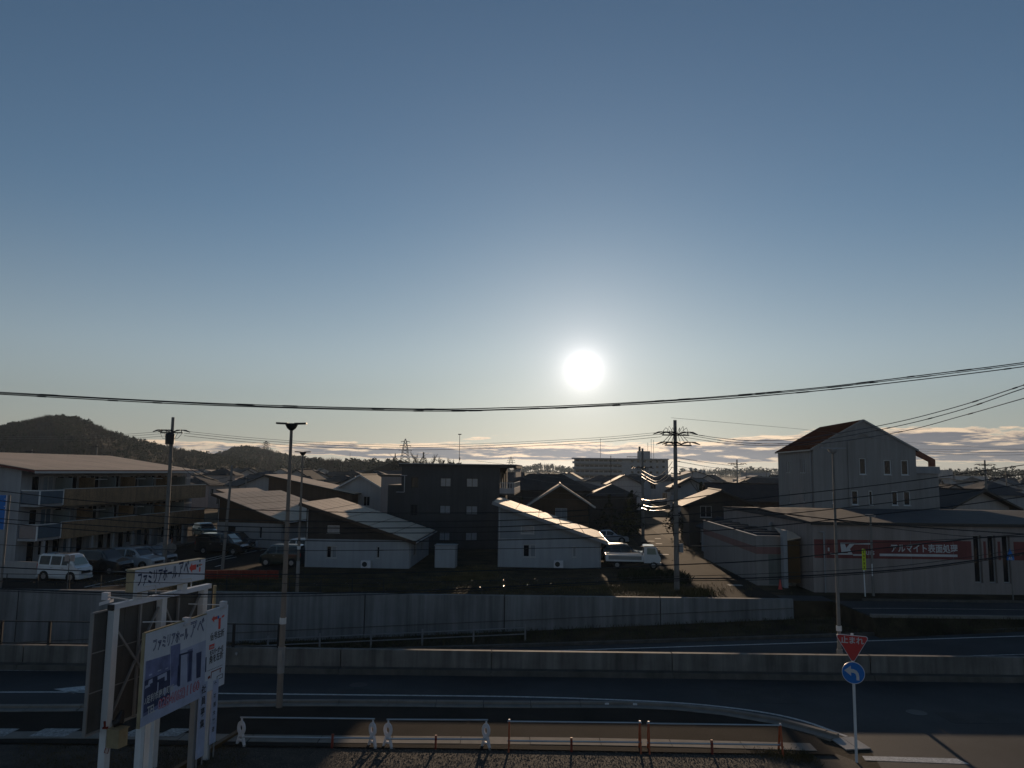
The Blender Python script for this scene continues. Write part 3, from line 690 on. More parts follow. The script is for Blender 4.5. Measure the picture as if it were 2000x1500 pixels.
for z in FL: window(ap, (-AW,0,0), UX, NF, (2, 3.2, z + .8, z + 1.9), mullions=1)
for k, z in enumerate(FL[1:]):
    mb = MB(); mb.box(.003, 1.52, 0.1, AL + .2, z - .26, z - .08); mb.build('balcony_slab', 'wall_grey', ap)
    mb = MB(); mb.box(1.53, 1.68, 2.7, AL + .2, z - .30, z + 1.02); mb.box(.1, 1.53, AL + .21, AL + .33, z - .3, z + 1.02); mb.build('balcony_front', 'tile_brown', ap)
    mb = MB(); mb.box(1.50, 1.71, 2.68, AL + .23, z + 1.023, z + 1.075); mb.build('coping', 'frame', ap)
    # metal and glass balustrade of the end flat
    mb = MB(); mb.box(1.56, 1.60, .15, 2.66, z - .05, z + .92); mb.box(.02, 1.55, .12, .15, z - .05, z + .92); mb.build('balustrade_panel', 'glass_blue', ap)
    mb = MB(); mb.box(1.54, 1.63, .08, 2.68, z + .93, z + 1.0); mb.box(1.54, 1.63, .08, .16, z - .2, z + .92); mb.box(.02, 1.53, .08, .16, z + .93, z + 1.0); mb.box(1.54, 1.63, 2.58, 2.66, z - .2, z + .92); mb.build('balustrade_frame', 'white_paint', ap)
    for i in range(1, 8):
        y = 1.0 + i * (AL - 1.6) / 8 - .1; mb = MB(); mb.box(.005, 1.45, y, y + .06, z - .07, z + 1.9); mb.build('partition', 'shutter' if i % 2 else 'tile_brown', ap)
        if i in (2, 4, 5, 7): mb = MB(); mb.tube([(.9, y + .4, z + 1.75), (.9, y + 2.4, z + 1.73)], .025, 5); mb.tube([(.05, y + .5, z + 1.74), (1.1, y + .5, z + 1.74)], .02, 5); mb.build('drying_pole', 'white_paint', ap)
mb = MB(); mb.box(1.2, 1.9, .1, AL, -.02, .22); mb.build('plinth', 'base_concrete', ap)
for i in range(8):
    y = 1.0 + i * (AL - 1.6) / 8; mb = MB(); mb.box(1.3, 1.5, y, y + .2, .225, 2.14); mb.build('pier', 'wall_grey', ap)
    mb = MB(); mb.box(.03, .4, y + 2.6, y + 2.8, 5.1, 5.8); mb.build('air_conditioner', 'white_plastic', ap)
Q = [(1.5, -.5, 7.52), (1.5, AL - .9, 7.52), (-AW - .3, AL - .9, 8.95), (-AW - .3, -.5, 8.95)]
Q = [Q[3], Q[0], Q[1], Q[2]]
rb = MB(); slab(rb, Q, .16); rf = rb.build('roof', 'fascia_red', ap)
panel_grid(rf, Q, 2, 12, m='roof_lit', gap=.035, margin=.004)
mb = MB(); mb.box(1.51, 1.6, -.5, AL - .9, 7.30, 7.46); mb.build('gutter', 'frame', ap)
# low garden walls by the parking lot
for lab, a, b, z in (('low white wall left of the white van', (0,1128), (72,1130), 1.15), ('low white wall running along the apartment house behind the cars', (262,1103), (332,1074), 1.0)):
    p, q = at(*a), at(*b); mb = MB(); mb.beam(p + Vector((0, 0, z / 2)), q + Vector((0, 0, z / 2)), .15, z)
    tag(mb.build('garden_wall', 'wall_white'), lab, 'garden wall')
# lit end of a house behind the apartment
def simple_house(name, label, x, y, rz, W, D, H, rise, m_wall, m_roof, ridge='y', over=.45, wins=(), cat='house', group=None, panels=None, m_trim='frame_dark'):
    """gabled house: ridge along local y (gable towards the camera) or x, or 'hip', or 'flat', or 'mono'"""
    t = thing(name, label, cat, (x, y, 0), rz, group)
    fh = [w for w in wins if w[0] == 'f']; rh = [w for w in wins if w[0] == 'r']; lh = [w for w in wins if w[0] == 'l']
    shell(t, W, D, 0, H, m_wall, {'front': [w[1:5] for w in fh], 'right': [w[1:5] for w in rh], 'left': [w[1:5] for w in lh]})
    for w in fh: window(t, (0,0,0), UX, NF, w[1:5], glass=w[5] if len(w) > 5 else 'glass', mullions=1 if w[2]-w[1] > .9 else 0)
    for w in rh: window(t, (W,0,0), UY, NR, w[1:5], glass=w[5] if len(w) > 5 else 'glass', mullions=1)
    for w in lh: window(t, (0,0,0), UY, NL, w[1:5], glass=w[5] if len(w) > 5 else 'glass', mullions=1)
    tk = .14
    if ridge == 'y':
        g = MB(); g.prism([(0, .002, H), (W, .002, H), (W/2, .002, H + rise)], (0, D - .004, 0)); g.build('gable', m_wall, t)
        s = rise / (W / 2); L_ = MB(); eo = H - s * over + .10
        for sg in (0, 1):
            xe = -over if sg == 0 else W + over
            Qr = [(xe, -over, eo), (W/2, -over, H + rise + .10), (W/2, D + over, H + rise + .10), (xe, D + over, eo)]
            slab(L_, Qr, tk)
        rf = L_.build('roof', m_roof, t)
        rg = MB(); rg.tube([(W/2, -over, H + rise + .12), (W/2, D + over, H + rise + .12)], .12, 6); rg.build('ridge_cap', m_roof, rf)
        vb = MB()
        for xe in (-over, W + over): vb.beam((xe, -over - .02, eo - .05), (W/2, -over - .02, H + rise + .05), .04, .2)
        vb.build('bargeboard', m_trim, t)
    elif ridge == 'x':
        g = MB(); g.prism([(.002, 0, H), (.002, D, H), (.002, D/2, H + rise)], (W - .004, 0, 0)); g.build('gable', m_wall, t)
        s = rise / (D / 2); L_ = MB(); eo = H - s * over + .10
        for sg in (0, 1):
            ye = -over if sg == 0 else D + over
            slab(L_, [(-over, ye, eo), (W + over, ye, eo), (W + over, D/2, H + rise + .10), (-over, D/2, H + rise + .10)], tk)
        rf = L_.build('roof', m_roof, t)
        rg = MB(); rg.tube([(-over, D/2, H + rise + .12), (W + over, D/2, H + rise + .12)], .12, 6); rg.build('ridge_cap', m_roof, rf)
    elif ridge == 'hip':
        a, b, k = -over, over, min(W, D) / 2; L_ = MB(); z0 = H - .05; z1 = H + rise
        r0, r1 = ((W/2, D/2 - max(0, D - W)/2), (W/2, D/2 + max(0, D - W)/2)) if D >= W else ((W/2 - (W - D)/2, D/2), (W/2 + (W - D)/2, D/2))
        c = [(a, a, z0), (W + b, a, z0), (W + b, D + b, z0), (a, D + b, z0)]; p, q = (r0[0], r0[1], z1), (r1[0], r1[1], z1)
        if D >= W: L_.poly([c[0], c[1], p]); L_.poly([c[1], c[2], q, p]); L_.poly([c[2], c[3], q]); L_.poly([c[3], c[0], p, q])
        else: L_.poly([c[0], c[1], q, p]); L_.poly([c[1], c[2], q]); L_.poly([c[2], c[3], p, q]); L_.poly([c[3], c[0], p])
        L_.poly(c[::-1]); L_.build('roof', m_roof, t)
    elif ridge == 'flat':
        L_ = MB(); L_.box(-.08, W + .08, -.08, D + .08, H + .002, H + .25); L_.build('roof', m_roof, t)
    elif ridge in ('mono', 'monox'):
        s = rise / W; Qr = [(-over, -over, H + .1 + (rise + s * over)), (W + over, -over, H + .1 - s * over), (W + over, D + over, H + .1 - s * over), (-over, D + over, H + .1 + rise + s * over)]
        g = MB(); g.prism([(0, .002, H), (W, .002, H), (0, .002, H + rise)], (0, D - .004, 0)); g.build('upper_wall', m_wall, t)
        L_ = MB(); slab(L_, Qr, tk); rf = L_.build('roof', m_trim, t)
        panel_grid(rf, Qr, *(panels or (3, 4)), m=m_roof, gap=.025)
    return t
p = at(385, 1062)
simple_house('house', 'small house with lit sloping roof at the far end of the apartment house', -32.2, 86.5, R(-10), 3.6, 8, 4.1, 1.1, 'wall_white', 'roof_lit', 'mono', panels=(2, 3), wins=[('f', .8, 2.4, .9, 2.2)])

# ---- dark three-storey block in the middle
dk = thing('apartment_building', 'dark brown three-storey block with flat roof behind the two small houses', 'apartment building', (-11.3, 80.0, 0), R(-3.5))
W, D, H = 10.2, 12.0, 8.2
dh = []
for z in (.9, 3.55, 6.35):
    dh += [(4.05, 5.15, z - .15, z + .75), (6.75, 7.95, z - .15, z + .75), (1.0, 1.75, z - .3, z + .8)]
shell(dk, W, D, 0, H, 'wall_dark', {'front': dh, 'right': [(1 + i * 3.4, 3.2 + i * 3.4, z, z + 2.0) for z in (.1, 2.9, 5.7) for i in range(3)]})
for i, h in enumerate(dh): window(dk, (0,0,0), UX, NF, h, glass=['glass_curtain', 'glass_curtain', 'glass'][i % 3], mullions=1, frame='frame_dark')
for z in (.1, 2.9, 5.7):
    for i in range(3): window(dk, (W,0,0), UY, NR, (1 + i * 3.4, 3.2 + i * 3.4, z, z + 2.0), glass='glass', mullions=1, sill=False)
for z in (2.8, 5.6):
    mb = MB(); mb.box(W + .005, W + 1.5, 0.0, D, z - .15, z); mb.build('balcony_slab', 'wall_dark', dk)
    mb = MB(); mb.box(W + 1.4, W + 1.5, 0, D, z + .003, z + .55); mb.box(W + .005, W + 1.395, 0, .1, z + .003, z + .55); mb.build('balcony_front', 'wall_grey', dk)
    mb = MB(); mb.beam((W + 1.45, 0, z + 1.08), (W + 1.45, D, z + 1.08), .08, .07); mb.beam((W + .02, .05, z + 1.08), (W + 1.45, .05, z + 1.08), .07, .07)
    for i in range(9): mb.box(W + 1.42, W + 1.47, i * (D - .1) / 8, i * (D - .1) / 8 + .12, z + .555, z + 1.05)
    for i in range(1, 6): mb.box(W + .25 * i, W + .25 * i + .06, .03, .07, z + .555, z + 1.05)
    mb.build('balcony_rail', 'frame', dk)
mb = MB(); mb.box(-.25, W + 1.7, -.25, D + .3, H + .003, H + .32); rf = mb.build('roof', 'wall_darker', dk)
mb = MB(); mb.box(-.27, W + 1.72, -.27, D + .32, H + .323, H + .37); mb.build('roof_edge', 'frame', rf)
mb = MB(); mb.tube([(.35, -.12, 7.3), (.35, -.12, 5.6)], .04, 5); mb.tube([(-.5, -.12, 5.6), (.35, -.12, 5.6)], .035, 5); mb.tube([(-.1, -.12, 7.3), (.6, -.12, 7.3)], .035, 5); mb.build('pipe', 'frame', dk)
mb = MB(); mb.box(-1.6, -.004, 1, D - 1, 0, 6.3); mb.build('stair_wing', 'wall_dark', dk)
mb = MB(); mb.box(W + 1.42, W + 1.6, .4, D - .2, H - .95, H - .003); mb.build('roof_fascia', 'wall_cream', dk)
sh = thing('garden_shed', 'white storage shed standing between the two pale houses', 'shed', (-6.1, 63.6, 0), R(-4))
mb = MB(); mb.box(0, 1.68, 0, 1.2, .05, 1.78); mb.build('body', 'wall_bluewhite', sh)
mb = MB(); mb.prism([(-.05, -.06, 1.783), (1.73, -.06, 1.783), (1.73, -.06, 1.86), (-.05, -.06, 1.86)], (0, 1.35, 0)); mb.build('roof', 'metal_pale', sh)
for i in range(2): mb = MB(); mb.box(.05 + i * .80, .82 + i * .80, -.03 - .015 * i, -.004, .1, 1.72); mb.build('door', 'wall_bluewhite', sh)

# ---- roof-top of the low brown house, pale gabled houses, pink house (behind the left houses)
simple_house('house', 'low dark brown house with a long sunlit roof behind the first panel-roofed house', -32.5, 104, R(-6), 11.5, 7, 4.6, 2.2, 'wall_brown', 'roof_lit', 'mono', panels=(5, 4), wins=[('f', 8.0, 8.9, 2.0, 3.2, 'glass_curtain')])
simple_house('house', 'pale house with a broad gable left of the dark block', -24.6, 106, R(-5), 8.2, 8, 4.7, 2.3, 'wall_white', 'roof_slate', 'y', wins=[('f', 4.6, 5.5, 2.9, 4.2), ('f', 1.6, 2.8, .8, 2.2)], m_trim='frame')
t = simple_house('house', 'pale house with small peaked dormer beside the dark block', -16.0, 104, R(-5), 5.0, 8, 5.0, 1.5, 'wall_bluewhite', 'roof_tile', 'x', wins=[('f', .4, 1.2, 2.9, 4.0, 'glass_curtain'), ('f', 1.6, 2.4, 2.9, 4.0), ('f', 2.9, 3.7, 2.9, 4.0), ('f', .6, 1.8, .7, 2.0)])
mb = MB(); mb.prism([(1.2, -.25, 4.75), (2.9, -.25, 4.75), (2.05, -.25, 6.6)], (0, 2.5, 0)); mb.build('dormer', 'wall_bluewhite', t)
mb = MB(); mb.beam((1.0, -.33, 4.6), (2.05, -.33, 6.75), .06, .16); mb.beam((3.1, -.33, 4.6), (2.05, -.33, 6.75), .06, .16); mb.build('bargeboard', 'frame', t)
simple_house('house', 'dull pink house with flat roof just left of the dark block', -15.9, 95, R(-5), 4.6, 6, 7.0, 0, 'wall_pink', 'roof_seam', 'flat', wins=[('f', 2.2, 3.1, 4.6, 5.6, 'glass_curtain'), ('f', 1.0, 1.7, 1.4, 2.4)])
simple_house('house', 'dark gabled house with sunlit roof edges behind the pale blue house', 2.6, 92, R(-3), 6.6, 9, 4.2, 2.1, 'wall_brown', 'roof_tile', 'y', over=.8, wins=[('f', 2.7, 4.1, 2.0, 3.6, 'glass_curtain')], m_trim='frame')
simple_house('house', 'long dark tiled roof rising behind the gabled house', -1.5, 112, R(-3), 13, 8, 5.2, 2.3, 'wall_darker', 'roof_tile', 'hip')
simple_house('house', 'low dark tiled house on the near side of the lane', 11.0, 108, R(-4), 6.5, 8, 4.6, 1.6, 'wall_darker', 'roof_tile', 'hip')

# ---- factory with the red lettered band at the right
kf = thing('factory', 'cream factory with a red band and white lettering along its front', 'factory', (20.7, 53.4, 0), R(0))
KW, KD, KH = 26.0, 22.0, 4.6
slots = [(11.0 + i * .98, 11.55 + i * .98, .75, 3.95) for i in range(3)]
band0, band1 = 2.30, 3.55
mb = MB()
facade(mb, (0,0,0), UX, NF, KW, 0, KH, slots, depth=.3, mr=0)
for s in ('left', 'right', 'back'): o, u, n, w = face(s, KW, KD); facade(mb, o, u, n, w, 0, KH)
mb.build('wall', 'factory_cream', kf)
for h in slots: window(kf, (0,0,0), UX, NF, h, glass='glass', frame='frame', depth=.3, mullions=0, fw=.06, sill=False)
bd = MB(); e = -.012
us = [0.0, 11.0 - .12, 13.96 + .0, KW]
for a, b in ((.1, 10.85), (13.75, KW)): bd.box(a, b, e, -.003, band0, band1)
for i in range(2): bd.box(11.68 + i * .98, 11.85 + i * .98, e, -.003, band0, band1)
bd.build('red_band', 'band_red', kf)
mb = MB(); mb.prism([(-.12, -.16, KH), (-.12, -.16, KH + .12), (-.12, KD * .5, KH + .55), (-.12, KD, KH + .12), (-.12, KD, KH)], (KW + .24, 0, 0)); mb.build('roof', 'roof_slate', kf)
mb = MB(); mb.box(-.15, KW + .1, -.20, -.165, KH - .06, KH + .15); mb.build('roof_edge', 'frame_dark', kf)
for i in range(9):
    x = .9 + i * 2.9
    if 10.6 < x < 14: continue
    mb = MB(); mb.box(x, x + .012, -.018, -.004, .02, KH - .1); mb.build('panel_joint', 'wall_grey', kf)
mb = MB(); mb.tube([(.75, -.09, 4.05), (.75, -.09, .0)], .055, 6); mb.tube([(.75, -.09, 4.05), (.45, -.09, 4.05)], .05, 6); mb.build('downpipe', 'wall_grey', kf)
# white letters: bar and K of the company mark, small letters, big Japanese line
lt = MB(); y0, y1 = -.05, -.014
def lbox(x0, x1, z0, z1): lt.box(x0, x1, y0, y1, z0, z1)
lbox(1.42, 1.52, 2.62, 2.86); lbox(1.55, 3.0, 2.40, 2.50)
lt.prism([(2.35, y1, 2.55), (2.75, y1, 2.55), (2.58, y1, 3.16), (2.28, y1, 3.16)], (0, y0 - y1, 0))
lt.prism([(2.30, y1, 3.20), (4.35, y1, 3.20), (4.35, y1, 3.10), (2.98, y1, 3.10), (2.90, y1, 3.14), (2.30, y1, 3.14)], (0, y0 - y1 + .002, 0))
lt.prism([(2.62, y1, 2.78), (2.92, y1, 3.13), (3.26, y1, 3.13), (2.92, y1, 2.80)], (0, y0 - y1 + .004, 0))
lt.prism([(2.64, y1, 2.80), (2.90, y1, 2.82), (3.12, y1, 2.40), (2.86, y1, 2.40)], (0, y0 - y1 + .006, 0))
lbox(3.14, 3.75, 2.34, 2.44); lbox(4.95, 10.25, 2.34, 2.50)
lt.v = [(x - .4, y, z + .14) for x, y, z in lt.v]; lt.build('company_mark', 'letter_white', kf)
text_mesh('ours', .55, 'small_letters', 'letter_white', kf, (3.35, -.03, 2.55), UX, (0,0,1), world=False, squash=.85, bold=.004)
text_mesh('アルマイト表面処理', .60, 'company_lettering', 'letter_white', kf, (5.35, -.03, 2.80), UX, (0,0,1), world=False, width=4.55, bold=.012)
lb = MB(); lb.box(14.98, 15.08, -.05, -.014, 2.85, 3.08); lb.build('small_plate', 'letter_white', kf)
# porch between the two factory buildings
pc = thing('entrance_porch', 'narrow brown recessed entrance with a small sunlit lean-to roof between the factory buildings', 'porch', (19.35, 55.3, 0), R(-1))
mb = MB(); mb.box(0.28, 1.16, 0, .12, 0.35, 3.25); mb.build('door', 'door_brown', pc)
mb = MB(); mb.prism([(.26, -.1, 3.28), (1.22, -.1, 3.45), (1.22, 1.6, 3.72), (.26, 2.6, 3.95)], (0, 0, .06)); mb.build('roof', 'roof_lit', pc)
mb = MB(); mb.box(-.02, .25, -.12, .5, 0, 4.0); mb.build('pillar', 'wall_bluewhite', pc)
# warehouse wing along the lane
wh = thing('warehouse', 'cream warehouse with a pink band and grey shutter beside the lane', 'warehouse', (17.75, 56.3, 0), R(-1.8))
WW, WD, WH = 2.75, 17.5, 3.45
sh_h = [(.85, 2.55, .05, 2.2)]
mb = MB(); facade(mb, (0,0,0), UX, NF, WW, 0, WH, sh_h, depth=.2); facade(mb, (0,0,0), UY, NL, WD, 0, WH, depth=.2); facade(mb, (0,WD,0), UX, NB, 9, 0, WH); facade(mb, (9,0,0), UY, NR, WD, 0, WH); facade(mb, (WW,1.2,0), UX, NF, 9 - WW, 0, WH)
mb.poly([(WW,0,0),(WW,1.2,0),(WW,1.2,WH),(WW,0,WH)]); mb.build('wall', 'wall_cream', wh)
door(wh, (0,0,0), UX, NF, sh_h[0], 'shutter', .2, 'shutter', ribs=12)
mb = MB(); mb.box(.0, WW - .003, -.012, -.003, 2.22, 2.72); mb.box(-.012, -.003, .0, WD, 2.22, 2.72); mb.build('pink_band', 'band_pink', wh)
mb = MB(); mb.box(-.05, .15, -.05, WD, WH + .003, WH + .07); mb.box(.153, WW, -.05, .15, WH + .003, WH + .07); mb.build('coping', 'metal_pale', wh)
rf = MB()
for i in range(7):
    y = .3 + i * 2.45; rf.prism([(.2, y, WH - .45), (.2, y + 2.4, WH - .45), (.2, y + 1.5, WH + .1)], (8.7, 0, 0))
rf = rf.build('roof', 'roof_slate', wh)
for i in range(7):
    y = .3 + i * 2.45; mb = MB(); mb.beam((.3, y + 1.5, WH + .13), (8.8, y + 1.5, WH + .13), .06, .04); mb.build('ridge_cap', 'metal_pale', rf)
for x, y in ((2.6, 5), (5.5, 3), (4, 10), (6.5, 8)):
    mb = MB(); mb.cyl((x, y, WH - .4), (x, y, WH + .55), .12, .12, 8); mb.cyl((x, y, WH + .56), (x, y, WH + .75), .24, .05, 8); mb.build('roof_vent', 'metal_pale', rf)

# ---- tall gabled house behind the factory
gh = thing('house', 'tall grey four-storey gabled house with brick-red roof behind the factory', 'house', (28.3, 72.2, 0), R(-4.6))
W, D, H, RI = 9.25, 12.5, 10.35, 2.65
gw = [(4.15, 4.75, 8.0, 9.5), (6.35, 7.0, 8.0, 9.35), (7.9, 8.55, 8.0, 9.35), (3.35, 3.95, 5.2, 6.5), (4.9, 5.25, 5.2, 6.5), (6.95, 7.5, 5.2, 6.5), (8.0, 8.6, 5.2, 6.5), (1.6, 1.8, 5.3, 6.3), (4.4, 5.0, 2.4, 3.6), (7.2, 7.9, 2.4, 3.6)]
lw = [(2.6, 2.95, 8.1, 9.4), (3.2, 3.55, 8.1, 9.4), (3.9, 4.15, 8.1, 9.4), (7.9, 8.25, 8.1, 9.2), (8.8, 9.15, 8.1, 9.2), (3, 3.3, 5.3, 6.5), (8, 8.3, 5.0, 6.2)]
shell(gh, W, D, 0, H, 'wall_cream', {'front': gw, 'left': lw})
for i, h in enumerate(gw): window(gh, (0,0,0), UX, NF, h, glass='glass', frame='white_paint', mullions=0, fw=.07)
for h in lw: window(gh, (0,0,0), UY, NL, h, glass='glass', frame='white_paint', mullions=0, fw=.06)
mb = MB(); mb.prism([(0, .002, H), (W, .002, H), (W/2, .002, H + RI)], (0, D - .004, 0)); mb.build('gable', 'wall_cream', gh)
s = RI / (W / 2); mb = MB(); o = .25
for xe in (-o, W + o):
    slab(mb, [(xe, -.08, H - s * o + .12), (W/2, -.08, H + RI + .12), (W/2, D + .25, H + RI + .12), (xe, D + .25, H - s * o + .12)], .16)
rf = mb.build('roof', 'roof_brick', gh)
mb = MB()
for xe in (-o, W + o): mb.beam((xe, -.105, H - s * o + .04), (W/2, -.105, H + RI + .06), .05, .17)
mb.build('bargeboard', 'metal_pale', rf)
mb = MB(); mb.box(-o - .03, -o, -.05, D + .2, H - s * o - .06, H - s * o + .07); mb.build('gutter', 'metal_pale', rf)
mb = MB(); x0, x1 = 3.1, 5.95       # raised pointed frame on the gable
mb.prism([(x0, -.003, .2), (x0 + .18, -.003, .2), (x0 + .18, -.003, H + .55), (4.55, -.003, H + 1.42), (x1 - .5, -.003, H + .98), (x1 - .5, -.003, H + 1.12), (4.55, -.003, H + 1.6), (x0, -.003, H + .68)], (0, -.14, 0)); mb.build('arch_moulding', 'wall_cream', gh)
mb = MB(); mb.tube([(-.08, .5, H - .3), (-.08, .5, 0)], .07, 6); mb.build('downpipe', 'wall_grey', gh)
wg = MB(); wg.box(W + .004, W + 2.2, .6, D - 2, 0, 8.15); wg.build('side_wing', 'wall_cream', gh)
wg = MB(); wg.box(W + .10, W + 2.3, .45, .65, 8.155, 8.8); wg.box(W + 2.1, W + 2.3, .66, D - 2, 8.155, 8.8); wg.build('terrace_wall', 'wall_grey', gh)
wg = MB(); wg.prism([(W + .01, .5, 10.55), (W + 1.95, .5, 9.45), (W + 1.95, .5, 8.81), (W + 1.5, .5, 8.81), (W + 1.5, .5, 9.25), (W + .01, .5, 10.0)], (0, .5, 0)); wg.build('sloping_beam', 'trim_orange', gh)
mb = MB(); mb.box(5.6, 6.25, -.34, -.02, 4.15, 4.75); ac = mb.build('air_conditioner', 'white_plastic', gh)
mb = MB(); mb.cyl((5.93, -.36, 4.45), (5.93, -.345, 4.45), .22, .22, 12); mb.build('fan_grille', 'frame_dark', ac)

# ---- farther buildings
fa = thing('apartment_building', 'long five-storey apartment block far off right of the sun', 'apartment building', (33.0, 400, 0), R(-3))
mb = MB(); mb.box(0, 48, 0, 10, 0, 14.2); mb.build('wall', 'wall_grey', fa)
for k in range(5):
    z = .6 + k * 2.8
    mb = MB(); mb.box(-1.2, 24, -1.5, -.01, z + .0, z + 1.15); mb.build('balcony_front', 'wall_grey', fa)
    for i in range(10):
        mb = MB(); mb.box(.6 + i * 2.4, 2.6 + i * 2.4, -.05, -.003, z + .05, z + 2.1); mb.build('window', 'glass', fa)
    for i in range(6):
        mb = MB(); mb.box(29 + i * 3.2, 30.2 + i * 3.2, -.05, -.003, z + .9, z + 2.0); mb.build('window', 'glass', fa)
mb = MB(); mb.box(-1.4, 48.3, -1.6, 10.3, 14.203, 14.75); mb.build('roof', 'wall_grey', fa)
mb = MB(); mb.box(33, 39, 1, 7, 14.753, 18.6); mb.build('penthouse', 'wall_grey', fa)
mb = MB(); mb.box(33.2, 34.2, 2, 3, 18.603, 21); mb.box(27, 33, .5, .7, 15.6, 15.8); [mb.box(27 + i, 27.15 + i, .5, .7, 14.753, 15.59) for i in range(6)]; mb.build('roof_rail', 'dark_metal', fa)
mb = MB()
for x, h in ((13.5, 25), (39.8, 25), (41, 24.5), (38, 23)): mb.tube([(x, 3, 14.753), (x, 3, h)], .09, 4)
mb.build('antenna', 'dark_metal', fa)
wv = simple_house('warehouse', 'grey warehouse with round roof vents behind the utility pole', 60.5, 300, R(-3), 22, 20, 5.0, 3.4, 'wall_grey', 'wall_grey', 'y', cat='warehouse')
for i, x in enumerate((1.5, 4.2, 10.2, 12.2, 14.2, 15.8)):
    mb = MB(); z = 5 + 3.4 * (1 - abs(x - 11) / 11); mb.cyl((x, 3 + i, z), (x, 3 + i, z + .9), .35, .35, 8); mb.cyl((x, 3 + i, z + .9), (x, 3 + i, z + 1.25), .75, .7, 8); mb.cyl((x, 3 + i, z + 1.25), (x, 3 + i, z + 1.7), .7, .1, 8); mb.build('roof_vent', 'metal_pale', wv)
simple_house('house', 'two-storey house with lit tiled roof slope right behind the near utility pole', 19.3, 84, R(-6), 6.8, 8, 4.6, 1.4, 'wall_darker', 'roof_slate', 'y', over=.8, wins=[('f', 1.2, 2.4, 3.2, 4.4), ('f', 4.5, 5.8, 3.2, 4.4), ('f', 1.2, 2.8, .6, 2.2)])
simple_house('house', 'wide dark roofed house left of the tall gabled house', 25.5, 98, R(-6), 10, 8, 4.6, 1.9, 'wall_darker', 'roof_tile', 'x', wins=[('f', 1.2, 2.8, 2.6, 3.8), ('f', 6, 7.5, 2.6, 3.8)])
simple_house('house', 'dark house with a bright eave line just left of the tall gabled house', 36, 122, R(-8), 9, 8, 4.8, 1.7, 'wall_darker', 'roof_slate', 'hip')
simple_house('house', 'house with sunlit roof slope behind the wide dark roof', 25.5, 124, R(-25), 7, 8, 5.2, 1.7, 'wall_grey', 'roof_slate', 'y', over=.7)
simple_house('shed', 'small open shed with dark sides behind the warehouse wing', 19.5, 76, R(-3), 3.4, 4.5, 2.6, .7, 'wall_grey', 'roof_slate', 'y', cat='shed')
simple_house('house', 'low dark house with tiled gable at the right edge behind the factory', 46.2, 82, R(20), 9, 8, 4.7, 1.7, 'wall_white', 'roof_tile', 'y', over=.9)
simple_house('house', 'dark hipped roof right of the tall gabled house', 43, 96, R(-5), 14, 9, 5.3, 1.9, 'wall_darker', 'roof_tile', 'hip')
simple_house('office_building', 'grey flat-roofed office block on the horizon left of the tall gabled house', 119, 390, R(-3), 12, 12, 8, 3.2, 'wall_grey', 'wall_grey', 'flat', cat='office building')
simple_house('office_building', 'low pale flat-roofed block on the horizon right of the tall gabled house', 212, 385, R(-3), 8, 10, 10.5, 0, 'wall_grey', 'wall_grey', 'flat', cat='office building')
simple_house('office_building', 'long low block beside the pale one on the horizon at the right', 221, 385, R(-3), 16, 10, 7.6, 0, 'wall_bluewhite', 'wall_grey', 'flat', cat='office building')
simple_house('office_building', 'flat block on the skyline directly left of the tall gabled house', 137, 400, R(-3), 18, 12, 7, 0, 'wall_grey', 'wall_grey', 'flat', cat='office building')
simple_house('warehouse', 'wide pale shed roof on the skyline left of the distant power pole', 98, 330, R(-3), 15, 14, 5.2, 1.6, 'wall_grey', 'wall_grey', 'y', cat='warehouse')
# town of small houses in the distance: six kinds, copied
protos = []
kinds = [('wall_white', 'roof_tile', 'y'), ('wall_grey', 'roof_slate', 'hip'), ('wall_brown', 'roof_tile', 'x'), ('wall_bluewhite', 'roof_slate', 'x'), ('wall_pink', 'roof_tile', 'hip'), ('wall_grey', 'roof_lit', 'mono')]
names = ['white house with dark gable roof', 'grey house with slate hipped roof', 'brown house with dark tiled roof', 'pale blue-white house with slate roof', 'pinkish house with dark hipped roof', 'grey house with a pale sloping roof']
r = random.Random(21); spots = []
def clear(x, y):
    for (a, b) in spots:
        if abs(a - x) < 11.5 and abs(b - y) < 12.5: return False
    return True
for y in [128, 146, 165, 186, 210, 240, 275, 315, 360, 410]:
    x = -0.64 * y
    while x < .70 * y:
        x += r.uniform(10.5, 15) * (1 + (y - 128) / 400)
        yy = y + r.uniform(-5, 5); fx = x / yy
        if 0.13 < fx < 0.21 and y < 150: continue
        if -0.02 < fx < .05 and y > 140 and r.random() < .5: continue
        if fx > .08 and fx < .34 and y > 270: continue
        if 17 < x < 50 and y < 140 : continue
        spots.append((x, yy))
for i, (x, y) in enumerate(spots):
    k = r.randrange(6); k = 5 if r.random() < .07 else k % 5
    fx = x / y; side = 'left of the tall street lamp' if fx < -.29 else ('between the lamp and the dark block' if fx < -.145 else ('behind the dark block' if fx < .07 else ('near the lane' if fx < .36 else 'right of the tall gabled house')))
    lab = names[k] + (', front' if y < 200 else ', rear') + ' town rows ' + side
    rz = R(r.choice((-5, -5, 85, 40, -30)) + r.uniform(-6, 6))
    if len([p for p in protos if p[0] == k]) == 0:
        w, mr, rd = kinds[k]
        t = simple_house('house', lab, x, y, rz, 7.2 + .4 * k, 7.4 + .3 * (k % 3), 5.0 if k != 2 else 3.2, 1.7, w, mr, rd, group='houses of the far town', wins=[('f', 1, 2.4, 3.0, 4.2) if k != 2 else ('f', 1, 2.4, .9, 2.1), ('f', 4, 5.6, .8, 2.2), ('r', 1.5, 3, .8, 2.2)], panels=(2, 3))
        protos.append((k, t))
    else:
        t = dup([p for p in protos if p[0] == k][0][1], (x, y, 0), rz, lab)
    t.scale = (r.uniform(.85, 1.2), r.uniform(.85, 1.2), r.uniform(.85, 1.12))

